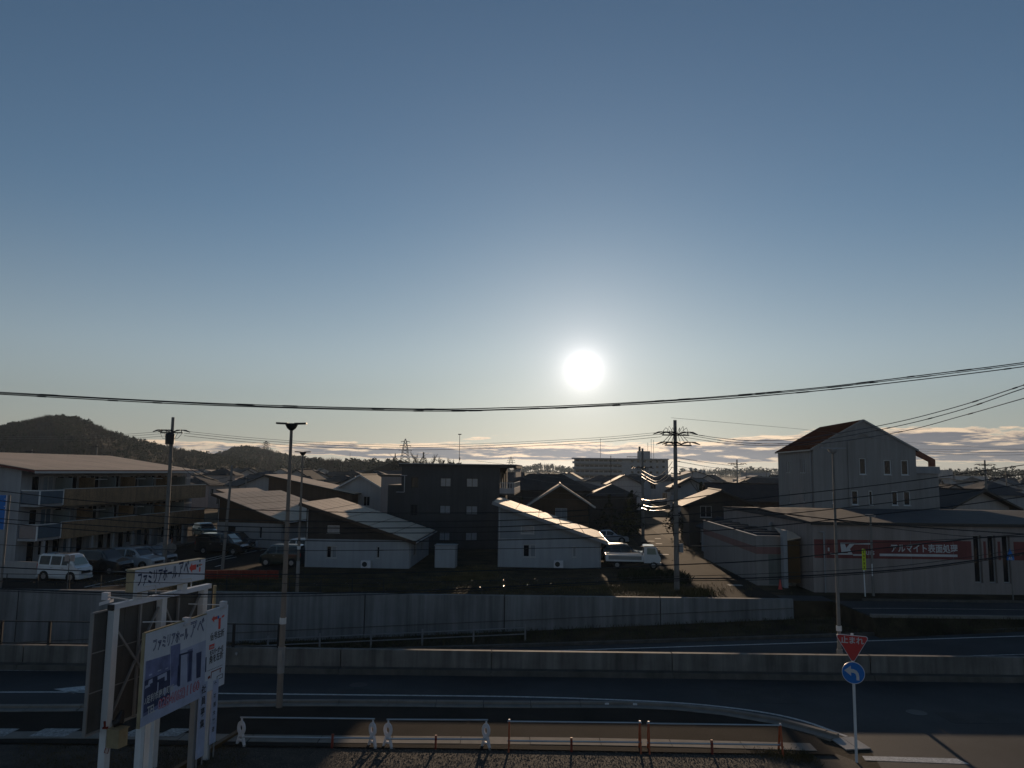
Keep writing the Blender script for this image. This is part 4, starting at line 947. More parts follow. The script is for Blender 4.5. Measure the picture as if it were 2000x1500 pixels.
# ------------------------------------------------------------------ hills and woods
def hill(name, pts, D, front, back, seed, wood_label, density, hmin, hmax, per=16, m2='wood_bare'):
    """ridge whose skyline passes through pts (pixels) at distance D, with woods all over it"""
    ridge = [atY(px, py, D + 18 * math.sin(px * .02)) for px, py in pts]
    hm = MB(); n = 7; rows = []
    for p in ridge:
        row = []
        for k in range(n + 1):
            t = k / n
            if t <= .6: f = math.sin(t / .6 * math.pi / 2) ** 1.1; y = p.y - front * (1 - t / .6)
            else: f = math.cos((t - .6) / .4 * math.pi / 2); y = p.y + back * (t - .6) / .4
            row.append((p.x * y / p.y, y, max(0, (p.z - hmax * .55)) * f - .2))
        rows.append(row)
    for a, b in zip(rows[:-1], rows[1:]):
        for k in range(n): hm.add([a[k], b[k], b[k+1], a[k+1]], [(0, 1, 2, 3)])
    kind(hm.build(name, 'wood_far', smooth=True), 'structure')
    r = random.Random(seed)
    def surf(u, t):
        i = min(len(rows) - 2, int(u)); fu = u - i; k = min(n - 1, int(t * n)); ft = t * n - k
        L_ = lambda p, q, f: Vector(p).lerp(Vector(q), f)
        return L_(L_(rows[i][k], rows[i+1][k], fu), L_(rows[i][k+1], rows[i+1][k+1], fu), ft)
    ev, ba = MB(), MB()
    for i in range(density):
        u = r.uniform(0, len(rows) - 1.001); t = r.uniform(.02, .66) if r.random() < .55 else r.uniform(.52, .68)
        p = surf(u, t); h = r.uniform(hmin, hmax) * (1.3 if t > .52 else 1.0) * r.choice((.6, .8, 1, 1, 1.15)); bare = (math.sin(u * 2.1) + r.uniform(-1, 1)) > .05
        if bare:
            w = h * .34
            for b in range(per + 8):       # fan of twigs
                a = r.uniform(0, 6.28); e = r.uniform(.35, 1); q0 = p + Vector((0, 0, h * r.uniform(.25, .55))); q1 = p + Vector((math.cos(a) * w * e, math.sin(a) * w * e, h * r.uniform(.62, 1.0)))
                s = Vector((r.uniform(-1, 1), r.uniform(-1, 1), r.uniform(-.5, .5))).normalized() * h * .022
                ba.add([q0 - s, q0 + s, q1], [(0, 1, 2)])
            ba.add([p + Vector((-h * .02, 0, -.3)), p + Vector((h * .02, 0, -.3)), p + Vector((0, 0, h * .7))], [(0, 1, 2)])
        else:
            for b in range(per):
                a = r.uniform(0, 6.28); el = r.uniform(-.2, 1.0); rr = h * r.uniform(.12, .36) * math.sqrt(max(0, 1 - el * el * .8)); c = p + Vector((math.cos(a) * rr, math.sin(a) * rr, h * (.5 + .42 * el)))
                s = h * r.uniform(.09, .17); v1 = Vector((r.gauss(0, 1), r.gauss(0, 1), r.gauss(0, .6))).normalized() * s; v2 = Vector((r.gauss(0, 1), r.gauss(0, 1), r.gauss(0, 1))).normalized() * s
                ev.add([c + v1, c - v1 * .6 + v2, c - v1 * .5 - v2 * .9], [(0, 1, 2)])
    kind(ev.build('hill_woods', 'leaf_dark'), 'stuff'); kind(ba.build('bare_woods', m2), 'stuff')
hill('hill', [(-260,850),(-120,846),(0,838),(45,829),(95,817),(135,820),(170,829),(200,842),(255,862),(310,874),(360,884),(420,893),(500,904)], 640, 260, 200, 1, '', 9500, 2.6, 5.2)
hill('hill', [(400,899),(432,889),(465,879),(500,879),(530,886),(565,896),(620,903),(680,909),(740,913),(800,915)], 900, 300, 220, 2, '', 5500, 3.8, 7)
hill('hill', [(600,906),(660,904),(720,908),(770,909),(830,912),(900,915)], 520, 120, 120, 3, '', 1500, 3, 6)
hill('hill', [(985,922),(1012,921),(1030,916),(1052,912),(1078,912),(1100,918),(1122,924),(1150,925)], 1500, 260, 220, 4, '', 700, 7, 11, 12)
hill('hill', [(1330,921),(1400,923),(1450,922),(1520,924),(1620,924)], 1300, 200, 200, 5, '', 500, 8, 12, 12)
hill('hill', [(1780,925),(1850,927),(1920,925),(2010,924),(2100,925),(2300,926)], 700, 160, 160, 6, '', 900, 5, 8, 12)

def tree(name, label, x, y, z, h, kind_, seed, spread=.32, group=None, m=None):
    r = random.Random(seed); t = thing(name, label, 'tree', (x, y, z), 0, group); tk = MB(); cr = MB()
    def limb(p, d, L_, rad, lvl):
        pts = [p]; dd = d.copy()
        for i in range(3):
            dd = (dd + Vector((r.gauss(0, .14), r.gauss(0, .14), .06))).normalized(); pts.append(pts[-1] + dd * L_ / 3)
        rad = max(rad, .045); (tk if lvl < 2 else cr).tube(pts, [rad, rad * .8, rad * .62, rad * .45], 5 if lvl < 2 else 3, 0, False)
        if lvl < 4 and kind_ == 'bare':
            for i in range(4 if lvl < 3 else 3):
                q = pts[1 + i % 3]; a = r.uniform(0, 6.28); s = r.uniform(.45, .95)
                nd = (dd + Vector((math.cos(a) * s, math.sin(a) * s, r.uniform(-.1, .3)))).normalized(); limb(q, nd, L_ * r.uniform(.55, .78), rad * .5, lvl + 1)
        elif lvl < 1:
            for i in range(6):
                a = r.uniform(0, 6.28); limb(pts[1 + i % 3], Vector((math.cos(a), math.sin(a), .6)).normalized(), L_ * .5, rad * .4, lvl + 1)
    limb(Vector((0, 0, -.1)), Vector((0, 0, 1)), h * (.45 if kind_ == 'bare' else .8), h * .028, 0)
    if kind_ != 'bare':
        for i in range(420):
            a = r.uniform(0, 6.28); e = r.uniform(0, 1); prof = math.sin(min(1, e * 1.15 + .12) * math.pi) ** .6 if kind_ == 'round' else (1 - e) ** .7
            lump = .75 + .35 * math.sin(a * 3 + seed) * math.cos(e * 7 + seed); rr = h * spread * prof * lump * math.sqrt(r.uniform(.15, 1)); c = Vector((math.cos(a) * rr, math.sin(a) * rr, h * (.12 + .88 * e)))
            s = h * r.uniform(.02, .05)
            v1 = Vector((r.gauss(0, 1), r.gauss(0, 1), r.gauss(0, .7))).normalized() * s; v2 = Vector((r.gauss(0, 1), r.gauss(0, 1), r.gauss(0, .7))).normalized() * s
            cr.add([c + v1, c + v2, c - v1 * .9, c - v2], [(0, 1, 2, 3)])
    if kind_ == 'bare': k = h / max(v[2] for v in tk.v + cr.v); tk.v = [(v[0] * k, v[1] * k, v[2] * k) for v in tk.v]; cr.v = [(v[0] * k, v[1] * k, v[2] * k) for v in cr.v]
    tk.build('trunk', 'bark', t); cr.build('crown', m or ('bark' if kind_ == 'bare' else 'leaf_dark'), t)
    return t
for i, (px, top, kd, lab) in enumerate(((772,886,'round','bushy dark tree at the left end of the knoll behind the dark block'), (815,879,'bare','tallest bare winter tree on the knoll behind the dark block'), (826,884,'round','dark evergreen between the bare trees on the knoll'), (842,885,'bare','bare tree right of the evergreen on the knoll'), (860,889,'bare','slender bare tree near the right end of the knoll'), (876,893,'bare','smallest bare tree at the right end of the knoll'))):
    p = atY(px, top, 300); tree('bare_tree' if kd == 'bare' else 'tree', lab, p.x, 300 + i, 7.0, p.z - 7.0, kd, 40 + i, .34, 'trees on the knoll')
kn = MB()
for i in range(12):
    a = i * math.tau / 12; kn.add([(-45, 312, 11.5), (-45 + 34 * math.cos(a), 312 + 24 * math.sin(a), 0), (-45 + 34 * math.cos(a + math.tau / 12), 312 + 24 * math.sin(a + math.tau / 12), 0)], [(0, 1, 2)])
kind(kn.build('knoll', 'wood_far', smooth=True), 'structure')
for i, (x, y, h, kd, m_, lab) in enumerate(((13.4,88,4.8,'round','leaf_olive','olive green tree behind the silver car beside the lane'), (15.0,96,5.6,'round','leaf_dark','dark tree on the left edge of the lane behind the cars'), (12.6,99,5.0,'round','leaf_dark','dark tree farther back left of the lane'), (16.3,106,5.0,'cone','leaf_dark','pointed dark tree far down the left side of the lane'),
        (20.2,90,3.4,'round','leaf_dark','rounded dark shrub on the right edge of the lane'), (20.6,98,4.2,'round','leaf_dark','dark tree on the right side of the lane before the bend'), (1.4,98,4.6,'round','leaf_dark','dark tree left of the gabled house with sunlit edges'), (7.6,103,5.6,'round','leaf_dark','dark tree right behind the gabled house with sunlit edges'), (6.0,120,7.4,'round','leaf_dark','tall dark tree left of the long apartment block'), (27.5,112,6.5,'round','leaf_dark','dark garden tree behind the wide dark roof at the right'))):
    tree('tree', lab, x, y, 0, h, kd, 60 + i, .40, None, m_)
def reg_hedge(r): return (r.uniform(8.6, 12.9), r.gauss(58.6, .9), 0)
tufts('undergrowth', 'leaf_dark', reg_hedge, 800, .2, .7, 14, 7, .25)
def reg_pole(r): return (r.gauss(12.3, .5), r.gauss(51.6, .35), 0)
tufts('undergrowth', 'weeds', reg_pole, 130, .15, .5, 15, 6, .15)

# ------------------------------------------------------------------ poles and lamps
def util_pole(label, x, y, H, seed=0, arms=((-1.0, 1.0, .9),), gear=True, z0=0.0, group=None, rz=0.0, r0=.19, mirror=False):
    t = thing('utility_pole', label, 'utility pole', (x, y, z0), rz, group)
    mb = MB(); mb.tube([(0, 0, -.1), (0, 0, H)], [r0, r0 * .62], 10); mb.build('pole', 'pole_concrete', t)
    for a, b, dz in arms:
        z = H - dz; mb = MB(); mb.beam((a, -.13, z), (b, -.13, z), .09, .09); ca = mb.build('crossarm', 'dark_metal', t)
        for x_ in (a + .1, a + (b - a) * .28, b - .1):
            mb = MB(); mb.cyl((x_, -.13, z + .05), (x_, -.13, z + .14), .035, .035, 6); mb.cyl((x_, -.13, z + .15), (x_, -.13, z + .26), .075, .04, 8); mb.build('insulator', 'dark_metal', ca)
            mb = MB(); mb.tube([(x_ - .7, -.13, z + .05), (x_ - .35, -.13, z + .18), (x_ - .08, -.13, z + .22)], [.03, .07, .04], 6); mb.tube([(x_ + .08, -.13, z + .22), (x_ + .35, -.13, z + .18), (x_ + .7, -.13, z + .05)], [.04, .07, .03], 6); mb.build('dead_end_clamp', 'dark_metal', ca)
    if gear:
        z = H - arms[-1][2] - .55; mb = MB(); mb.cyl((0, -.34, z - .4), (0, -.34, z + .4), .34, .36, 10); mb.cyl((0, -.34, z + .4), (0, -.34, z + .5), .38, .25, 10); mb.build('switch_box', 'dark_metal', t)
        mb = MB()
        for k in range(6):
            a = -.9 + .36 * k; mb.tube([(a, -.13, H - arms[0][2]), (a * .7, -.3, z + .1), (a * .25, -.36, z)], .018, 4)
        mb.build('jumper_wires', 'cable', t)
    mb = MB()
    for k in range(int((H - 4) / .45)):
        z = 2 + k * .45; s = 1 if k % 2 else -1; mb.tube([(0, 0, z), (s * (r0 + .14), -.02, z)], .014, 4)
    mb.build('step_bolt', 'dark_metal', t)
    return t
pl = at(320, 1108); PLx, PLy = pl.x, pl.y
tL = util_pole('tall utility pole with switchgear in front of the apartment house', PLx, PLy, 11.9, arms=((-.9, .9, 1.25),))
mb = MB(); mb.tube([(.05, 0, 8.1), (.18, -.1, 8.3), (.05, 0, 8.6)], .03, 5); mb.build('service_bracket', 'dark_metal', tL)
pr = at(1322, 1153); PRx, PRy = pr.x, pr.y
tR = util_pole('tall utility pole with two crossarms at the mouth of the lane', PRx, PRy, 11.6, arms=((-.95, .95, 1.05), (-.75, 1.1, 1.75)), gear=False)
mb = MB()
for k in range(7):
    a = -.9 + .3 * k; mb.tube([(a, -.13, 11.6 - .85), (a * .8, -.35, 11.6 - .55 + .1 * (k % 2)), (a * .3, -.3, 11.6 - .9), (a * 1.05, -.2, 11.6 - 1.6)], .022, 4)
mb.build('jumper_wires', 'cable', tR)
for z in (7.9, 7.5, 7.0, 5.2, 4.8):
    mb = MB(); mb.tube([(-.3, -.05, z), (.3, -.05, z)], .035, 5); mb.cyl((.3, -.05, z - .08), (.3, -.05, z + .08), .05, .05, 6); mb.build('cable_bracket', 'dark_metal', tR)
mb = MB(); mb.box(.17, .42, -.25, .05, 2.55, 3.15); mb.build('meter_box', 'wall_grey', tR)
pm = at(1256, 1058); PMx, PMy = pm.x, pm.y
tM = util_pole('utility pole halfway down the lane in front of the far apartment block', PMx, PMy, 10.7, arms=((-.7, .7, 2.4),), gear=False)
util_pole('distant utility pole on the skyline right of the lane', *atY(1441, 985, 140).xy, 10.4, arms=((-1.2, 1.2, .9),), gear=False)
util_pole('distant utility pole with two crossarms at the far right', *atY(1928, 985, 118).xy, 10.4, arms=((-.9, .9, .8), (-1.0, 2.6, 2.3)), gear=False, rz=R(-20))
for px, top, D, lab in ((1497,918,260,'short utility pole on the skyline beside the office block'), (800 + 565,933,170,'small utility pole among the roofs right of the lane'), (1965,925,180,'thin utility pole at the far right edge of the skyline'), (63,878,150,'utility pole sticking up behind the apartment roof at the left'), (190,868,150,'utility pole behind the apartment roof in front of the wooded hill'), (481,930,130,'utility pole among the houses left of the tall street lamp'), (1352,918,230,'utility pole beside the warehouse with roof vents')):
    p = atY(px, top, D); util_pole(lab, p.x, D, p.z, arms=((-.8, .8, .5),), gear=False)
sp = at(434, 1112)
t = thing('utility_pole', 'thin service pole between the apartment house and the first panel-roofed house', 'utility pole', sp); mb = MB(); mb.tube([(0, 0, -.1), (.35, 0, 8.1)], [.13, .09], 8); mb.build('pole', 'pole_concrete', t); SPx, SPy = sp.x, sp.y
mb = MB(); mb.tube([(.1, -.12, 6.9), (.5, -.12, 6.9)], .03, 5); mb.build('cable_bracket', 'dark_metal', t)
def street_lamp(label, x, y, z0, H, rz=0.0, k=1.0, pm='lamp_paint', hm='dark_metal', group='tall street lamps along the highway'):
    t = thing('street_lamp', label, 'street lamp', (x, y, z0), rz, group)
    mb = MB(); mb.tube([(0, 0, -.05), (0, 0, 1.6), (0, 0, H - .15)], [.112 * k, .10 * k, .052 * k], 12); mb.build('pole', pm, t, smooth=False)
    mb = MB(); mb.tube([(0, 0, 1.15), (0, 0, 2.0)], [.122, .118], 12); mb.box(-.07, .07, -.17, -.11, 1.6, 1.9); mb.build('base_cover', 'metal_pale', t)
    mb = MB(); mb.tube([(0, 0, 2.75), (0, 0, 2.95)], [.112, .112], 12); mb.build('sticker_band', 'white_paint', t)
    mb = MB(); mb.tube([(0, 0, H - .18), (0, 0, H - .10), (0, 0, H + .02), (0, 0, H + .06)], [.07, .16, .22, .2], 12); mb.build('hub', hm, t)
    for s in (-1, 1):
        mb = MB(); mb.prism([(s * .12, -.12, H + .02), (s * .52, -.09, H + .035), (s * .52, .09, H + .035), (s * .12, .12, H + .02)], (0, 0, .06)); mb.build('lamp_head', hm, t)
    return t
p = at(545, 1384); street_lamp('tall street lamp on the near verge left of the middle', p.x, p.y, 0, 9.45)
p = at(580, 1158); street_lamp('second street lamp behind the first, on top of the far retaining wall', p.x, p.y, 0, 8.95)
p = atY(1640, 1270, 33.2); street_lamp('street lamp standing behind the parapet in front of the factory', p.x, 33.2, zt(p.x), 9.05 - zt(p.x), 0, .82, 'pole_concrete', 'wall_grey')
p = at(1706, 1164); t = thing('lamp_post', 'short grey post with a small square lamp in front of the factory', 'lamp post', p)
mb = MB(); mb.tube([(0, 0, -.05), (0, 0, 5.2)], [.10, .07], 8); mb.build('post', 'pole_concrete', t); mb = MB(); mb.box(-.28, .28, -.15, .15, 5.2, 5.34); mb.build('lamp_head', 'metal_pale', t); mb = MB(); mb.box(-.1, -.03, -.11, -.09, 1.3, 2.1); mb.build('sticker', 'white_paint', t)
# pylons on the hills
def pylon(label, px, top, D, zb, w):
    p = atY(px, top, D); h = p.z - zb; t = thing('pylon', label, 'pylon', (p.x, D, zb)); mb = MB(); b = w * .02 + .12
    c = lambda f: w * (1 - f) ** .8 * .5 + .4
    for sx in (-1, 1):
        for sy in (-1, 1): mb.tube([(sx * c(f), sy * c(f), h * f) for f in (0, .35, .65, .85, 1)], b, 3)
    for i in range(9):
        f0, f1 = i / 9, (i + 1) / 9
        for sy in (-1, 1): mb.tube([(-c(f0), sy * c(f0), h * f0), (c(f1), sy * c(f1), h * f1)], b * .6, 3); mb.tube([(c(f0), sy * c(f0), h * f0), (-c(f1), sy * c(f1), h * f1)], b * .6, 3)
    mb.build('lattice', 'dark_metal', t)
    for f, l in ((.62, .62), (.77, .54), (.91, .42)):
        mb = MB()
        for s in (-1, 1): mb.tube([(s * .5, 0, h * f + .7), (s * w * l, 0, h * f)], b * .8, 3); mb.tube([(s * .5, 0, h * f - .2), (s * w * l, 0, h * f)], b * .8, 3); mb.tube([(s * w * l, 0, h * f), (s * w * l, 0, h * f - 1.6)], b, 3)
        mb.build('crossarm', 'dark_metal', t)
pylon('lattice power pylon on the wooded hill at the left', 520, 861, 950, 18, 9)
pylon('lattice power pylon standing beside the trees on the knoll', 792, 857, 1150, 8, 15)
pylon('small far pylon just left of the low hill in the middle', 998, 892, 1400, 5, 12)
pylon('tiny pylon on the skyline right of the distant utility pole', 1459, 913, 1200, 2, 10)
t = thing('antenna', 'thin aerial mast rising from the roof of the dark block', 'antenna', (-5.7, 85, 8.7)); mb = MB(); mb.tube([(0, 0, 0), (0, 0, 3.1)], .03, 5); mb.build('mast', 'dark_metal', t); mb = MB(); mb.box(-.18, .18, -.03, .03, 3.1, 3.2); mb.box(-.02, .1, -.05, .05, .3, .6); mb.build('aerial', 'dark_metal', t)
for px, top, D, lab in ((684,884,320,'thin mast among the far trees left of the knoll'), (1193,890,140,'thin whip aerial above the roofs left of the apartment block')):
    p = atY(px, top, D); t = thing('antenna', lab, 'antenna', (p.x, D, 4.5)); mb = MB(); mb.tube([(0, 0, -4.5), (0, 0, p.z - 4.5)], .06, 4); mb.build('mast', 'dark_metal', t)

# ------------------------------------------------------------------ overhead cables
def smooth3(pts, n=7): return curve(pts, n)
def cable(label, pts, r, m='cable', wraps=0, rings=None, sides=5, group='overhead cables', twist=0):
    """pts: (px, py, distance) along the cable"""
    P = smooth3([atY(*p) for p in pts]); t = thing('overhead_cable', label, 'cable', P[0], 0, group)
    mb = MB(); mb.tube(P, r, sides); mb.build('wire', m, t, world=True)
    if wraps:
        rr = random.Random(int(pts[0][1] * 10)); mb = MB()
        for i in range(wraps):
            k = rr.uniform(.05, .95) * (len(P) - 2); i0 = int(k); a = P[i0].lerp(P[i0+1], k - i0); d = (P[i0+1] - P[i0]).normalized(); L_ = rr.uniform(.2, .55)
            mb.tube([a, a + d * L_ * .15, a + d * L_ * .85, a + d * L_], [r, r * 1.55, r * 1.55, r], 6)
            mb.build('sleeve', m, t, world=True); mb = MB()
    if rings:
        mb = MB(); step, rad = rings; acc = 0
        for a, b in zip(P[:-1], P[1:]):
            L_ = (b - a).length; d = (b - a).normalized()
            while acc < L_:
                c = a + d * acc; s = d.cross(Vector((0, 0, 1))).normalized(); u = s.cross(d); pts_ = [c + d * (.10 * (j / 9 - .5)) + s * math.cos(j / 9 * 6.28) * rad + u * (math.sin(j / 9 * 6.28) * rad - rad * .5) for j in range(10)]
                mb.tube(pts_, .0035, 3, 0, False); acc += step
            acc -= L_
        kind(mb.build('hanger_ring', 'cable_grey', t, world=True), 'stuff')
    return t
T = 19.0
cable('uppermost black cable sagging across the whole sky', [(-160,757,T),(0,766,T),(400,787,T),(800,798.5,T),(1000,796,T),(1200,788,T),(1400,775,T),(1600,757,T),(1800,733,T),(2000,708,T),(2200,678,T)], .0125, wraps=14)
cable('second black cable close under the uppermost one', [(-160,761,T+.2),(0,770,T+.2),(400,791,T+.2),(800,802.5,T+.2),(1000,800,T+.2),(1200,792,T+.2),(1400,780,T+.2),(1600,763,T+.2),(1800,741,T+.2),(2000,716,T+.2),(2200,686,T+.2)], .0125, wraps=12)
cable('third thinner cable twisting between the two uppermost ones', [(-160,759,T-.1),(0,768,T-.1),(500,793,T-.1),(850,800.5,T-.1),(1000,799,T-.1),(1200,790,T-.1),(1500,769,T-.1),(1750,742,T-.1),(2000,711,T-.1),(2200,682,T-.1)], .010, wraps=8)
Yr = PRy
cable('upper of three cables climbing to the right over the tall gabled house', [(1332,845,Yr),(1440,859,47),(1560,857,42),(1720,831,35),(1860,797,30),(2000,752,25.5),(2160,700,22)], .017, wraps=9)
cable('middle of three cables climbing to the right over the tall gabled house', [(1334,848,Yr),(1440,864,47),(1560,865,42),(1725,838,35),(1865,804,30),(2000,758.5,25.5),(2160,708,22)], .017, wraps=9)
cable('lowest of three cables climbing to the right over the tall gabled house', [(1336,854,Yr),(1440,868,47),(1580,868,42),(1750,845,35),(1880,812,30),(2000,778,25.5),(2160,735,22)], .016, wraps=8)
cable('thin earth wire running right from the tip of the lane pole', [(1311,816,Yr),(1450,828,55),(1600,842,63),(1800,866,74),(2000,877,85),(2200,880,95)], .010)
for k, (dy, lab) in enumerate(((0, 'top'), (4, 'middle'), (9, 'lowest'))):
    cable('%s of the three long cables between the two tall utility poles' % lab, [(360,842+dy,PLy),(480,854+dy,PLy-1),(620,864+dy,PLy-3),(780,869.5+dy,PLy-4),(900,868+dy,PLy-5),(1040,862+dy,PLy-6),(1180,854+dy,PLy-7),(1292,844+dy,Yr)], .016 if k else .012)
    cable('%s of the three cables running left from the apartment pole past the hill' % lab, [(332,842+dy,PLy),(210,850+dy,PLy+3),(100,852+dy,PLy+6),(0,852+dy,PLy+9),(-150,848+dy,PLy+12)], .013)
    cable('%s of three cables from the lane pole to the distant skyline pole' % lab, [(1318,893+dy*1.8,Yr),(1400,906+dy*2,75),(1480,914+dy*2,105),(1560,918+dy*1.6,130),(1700,922+dy,160)], .020, wraps=5)
    cable('%s pale service cable drooping from the apartment pole to the thin pole' % lab, [(346,889+dy*1.6,PLy),(372,908+dy*2,PLy),(398,922+dy*2,PLy),(418,928+dy*2,SPy),(444,926+dy*1.6,SPy)], .020, 'cable_grey')
def across(lab, pts, r, m='cable', **kw): return cable(lab, [(px, py, 20.0 + .15 * kw.pop('o', 0)) for px, py in pts], r, m, **kw)
across('dark cable crossing the apartment house and ending at the lane pole', [(-120,945),(0,959),(160,977),(320,988),(500,996),(775,1002),(1000,1001),(1130,997),(1250,986),(1400,965)], .011)
across('cable crossing just above the white house walls and rising steeply right', [(-120,962),(0,978),(200,1000),(400,1013),(600,1018),(800,1019),(1000,1016),(1200,1002),(1500,971),(1750,943),(2000,908),(2150,885)], .011)
across('next cable below, passing over the factory roof at the right', [(-120,980),(0,995),(200,1014),(400,1026),(600,1031),(800,1031),(1000,1028),(1250,1012),(1500,990),(1750,962),(2000,926),(2150,900)], .012)
across('cable crossing the base of the tall gabled house', [(-120,1000),(0,1013),(250,1030),(500,1039),(800,1041),(1000,1038),(1250,1026),(1500,1007),(1750,980),(2000,945),(2150,920)], .011)
across('cable meeting the factory roof edge at the right', [(-120,1008),(0,1021),(300,1045),(600,1056),(900,1056),(1200,1048),(1500,1028),(1712,1005),(1850,990),(2000,970),(2150,948)], .012)
across('thin cable across the middle of the white house walls', [(-120,1055),(0,1064),(240,1072),(600,1075.5),(1000,1071.5),(1300,1067),(1500,1066),(1700,1060),(2000,1047),(2150,1040)], .008, wraps=3)
across('thick cable crossing below the house walls and over the red factory band', [(-120,1102),(0,1108),(250,1118),(500,1122),(800,1118),(1000,1113),(1150,1110),(1300,1104),(1500,1094),(1700,1073),(1900,1052),(2000,1043),(2150,1024)], .014, wraps=5)
across('thin cable with glinting hangers just above the retaining wall', [(-120,1133),(420,1139),(700,1139),(900,1135),(1100,1130),(1300,1126),(1500,1120),(1750,1106),(2000,1072),(2150,1050)], .007, rings=(.8, .026))
across('heavy cable bundle with glinting rings running low in front of the retaining wall', [(-120,1146),(0,1150),(300,1160),(500,1160),(700,1157),(900,1150),(1100,1140),(1300,1131),(1500,1128),(1750,1113),(1900,1095),(2000,1080),(2150,1060)], .017, rings=(.6, .036))
across('thin messenger wire just under the heavy cable bundle', [(-120,1150),(0,1154),(300,1165),(500,1165),(700,1162),(900,1155),(1100,1144),(1300,1135),(1500,1132),(1750,1116),(1900,1098),(2000,1083),(2150,1063)], .010)
across('wrapped cable slanting down to the right across the factory front', [(1480,996),(1545,1005),(1650,1017),(1800,1030),(2000,1043),(2150,1052)], .013, rings=(.35, .026), wraps=4)
cable('thin wire slanting down right under the wrapped cable on the factory front', [(1600,1012,22),(1750,1033,22),(1880,1047,22),(1960,1049,22),(2100,1046,22)], .008)
# bundles between the lane pole and the pole halfway down the lane, and onward
for k, (y0, y1, ym) in enumerate(((902,918,931), (912,925,940), (922,931,945), (966,975,976), (978,985,990), (988,992,997))):
    cable(['first (top)', 'second', 'third', 'fourth', 'fifth', 'sixth (lowest)'][k] + ' drooping cable between the lane pole and the next pole', [(1313,y0,Yr),(1300,(y0+ym)/2+3,58),(1282,ym,68),(1268,(y1+ym)/2+2,77),(1253,y1,PMy)], .022, 'cable_grey')
for k, (y0, y1) in enumerate(((929,906), (938,915), (950,926), (962,952), (972,966))):
    cable(['top', 'second', 'third', 'fourth', 'lowest'][k] + ' of five cables going left from the pole halfway down the lane', [(1251,y0,PMy),(1180,y0+(y1-y0)*.2+4,PMy),(1090,y0+(y1-y0)*.5+6,PMy+1),(1000,y1+3,PMy+2),(930,y1-6,PMy+3)], .016, 'cable_grey')
for k in range(3):
    cable(['upper', 'middle', 'lower'][k] + ' of three fine wires on the skyline right of the gabled house', [(1700,878+5*k,130),(1790,877+4*k,125),(1930,879+5*k,118),(2060,876+5*k,112)], .02)

# ------------------------------------------------------------------ fences and rails
ft = thing('railing', 'black framed railing on top of the near parapet at the left', 'railing', atY(100, 1255, PAR_Y + .15))
xs_ = [atY(p, 1230, PAR_Y + .15).x for p in (-90, 3, 97, 188, 278, 368, 457, 545)]
for i, x in enumerate(xs_):
    mb = MB(); mb.box(x - .05, x + .05, PAR_Y + .11, PAR_Y + .19, .869, 1.80); mb.build('post', 'dark_metal', ft, world=True)
    if i < len(xs_) - 1:
        mb = MB(); x1 = xs_[i+1]; mb.box(x + .053, x1 - .053, PAR_Y + .13, PAR_Y + .17, 1.745, 1.79); mb.box(x + .053, x1 - .053, PAR_Y + .13, PAR_Y + .17, .90, .95); mb.build('rail', 'dark_metal', ft, world=True)
t = thing('fence', 'low dark wire fence along the top of the far retaining wall', 'fence', (-25, WALL_Y + .5, 0))
fx = [-44 + 2.0 * i for i in range(19)]
for i, x in enumerate(fx):
    mb = MB(); mb.tube([(x, WALL_Y + .5, -.05), (x, WALL_Y + .5, 1.05)], .03, 5); mb.build('post', 'dark_metal', t, world=True)
mb = MB()
for z in (1.03, .55, .1): mb.tube([(fx[0], WALL_Y + .46, z), (fx[-1], WALL_Y + .46, z)], .018, 4)
mb.build('rail', 'dark_metal', t, world=True)
t = thing('handrail', 'grey pipe handrail beside the sunken highway in front of the retaining wall', 'handrail', (-8, 46.6, zt(-8)))
hx = [atY(p, 1240, 46.6).x for p in (425, 524, 625, 725, 825, 925, 1026)]
for i, x in enumerate(hx):
    mb = MB(); mb.tube([(x, 46.6, zt(x) - .05), (x, 46.6, zt(x) + .95)], .055, 7); mb.build('post', 'metal_pale', t, world=True)
    if i:
        for h in (.42, .78):
            mb = MB(); a = hx[i-1]; mb.tube([(a, 46.55, zt(a) + h), (x, 46.55, zt(x) + h)], .03, 6); mb.build('rail', 'metal_pale', t, world=True)
p = atY(462, 1276, PAR_Y - .05); t = thing('reflector', 'small round road reflector on the face of the parapet', 'reflector', p); mb = MB(); mb.cyl((0, 0, 0), (0, -.05, 0), .05, .05, 10); mb.build('lens', 'head_lamp', t); mb = MB(); mb.box(-.02, .02, 0, .045, -.09, .02); mb.build('bracket', 'metal_pale', t)
for i, (px, py) in enumerate(((1185,1375.5),(1240,1376.5),(1296,1377.5))):
    p = at(px, py, .065); mb = MB(); mb.prism([(p.x - .07, p.y - .05, .064), (p.x + .07, p.y - .05, .064), (p.x + .055, p.y + .05, .064), (p.x - .055, p.y + .05, .064)], (0, 0, .05)); tag(mb.build('road_stud', 'white_paint'), ['left', 'middle', 'right'][i] + ' one of three white road studs on the curved kerb', 'road stud', 'road studs on the kerb')

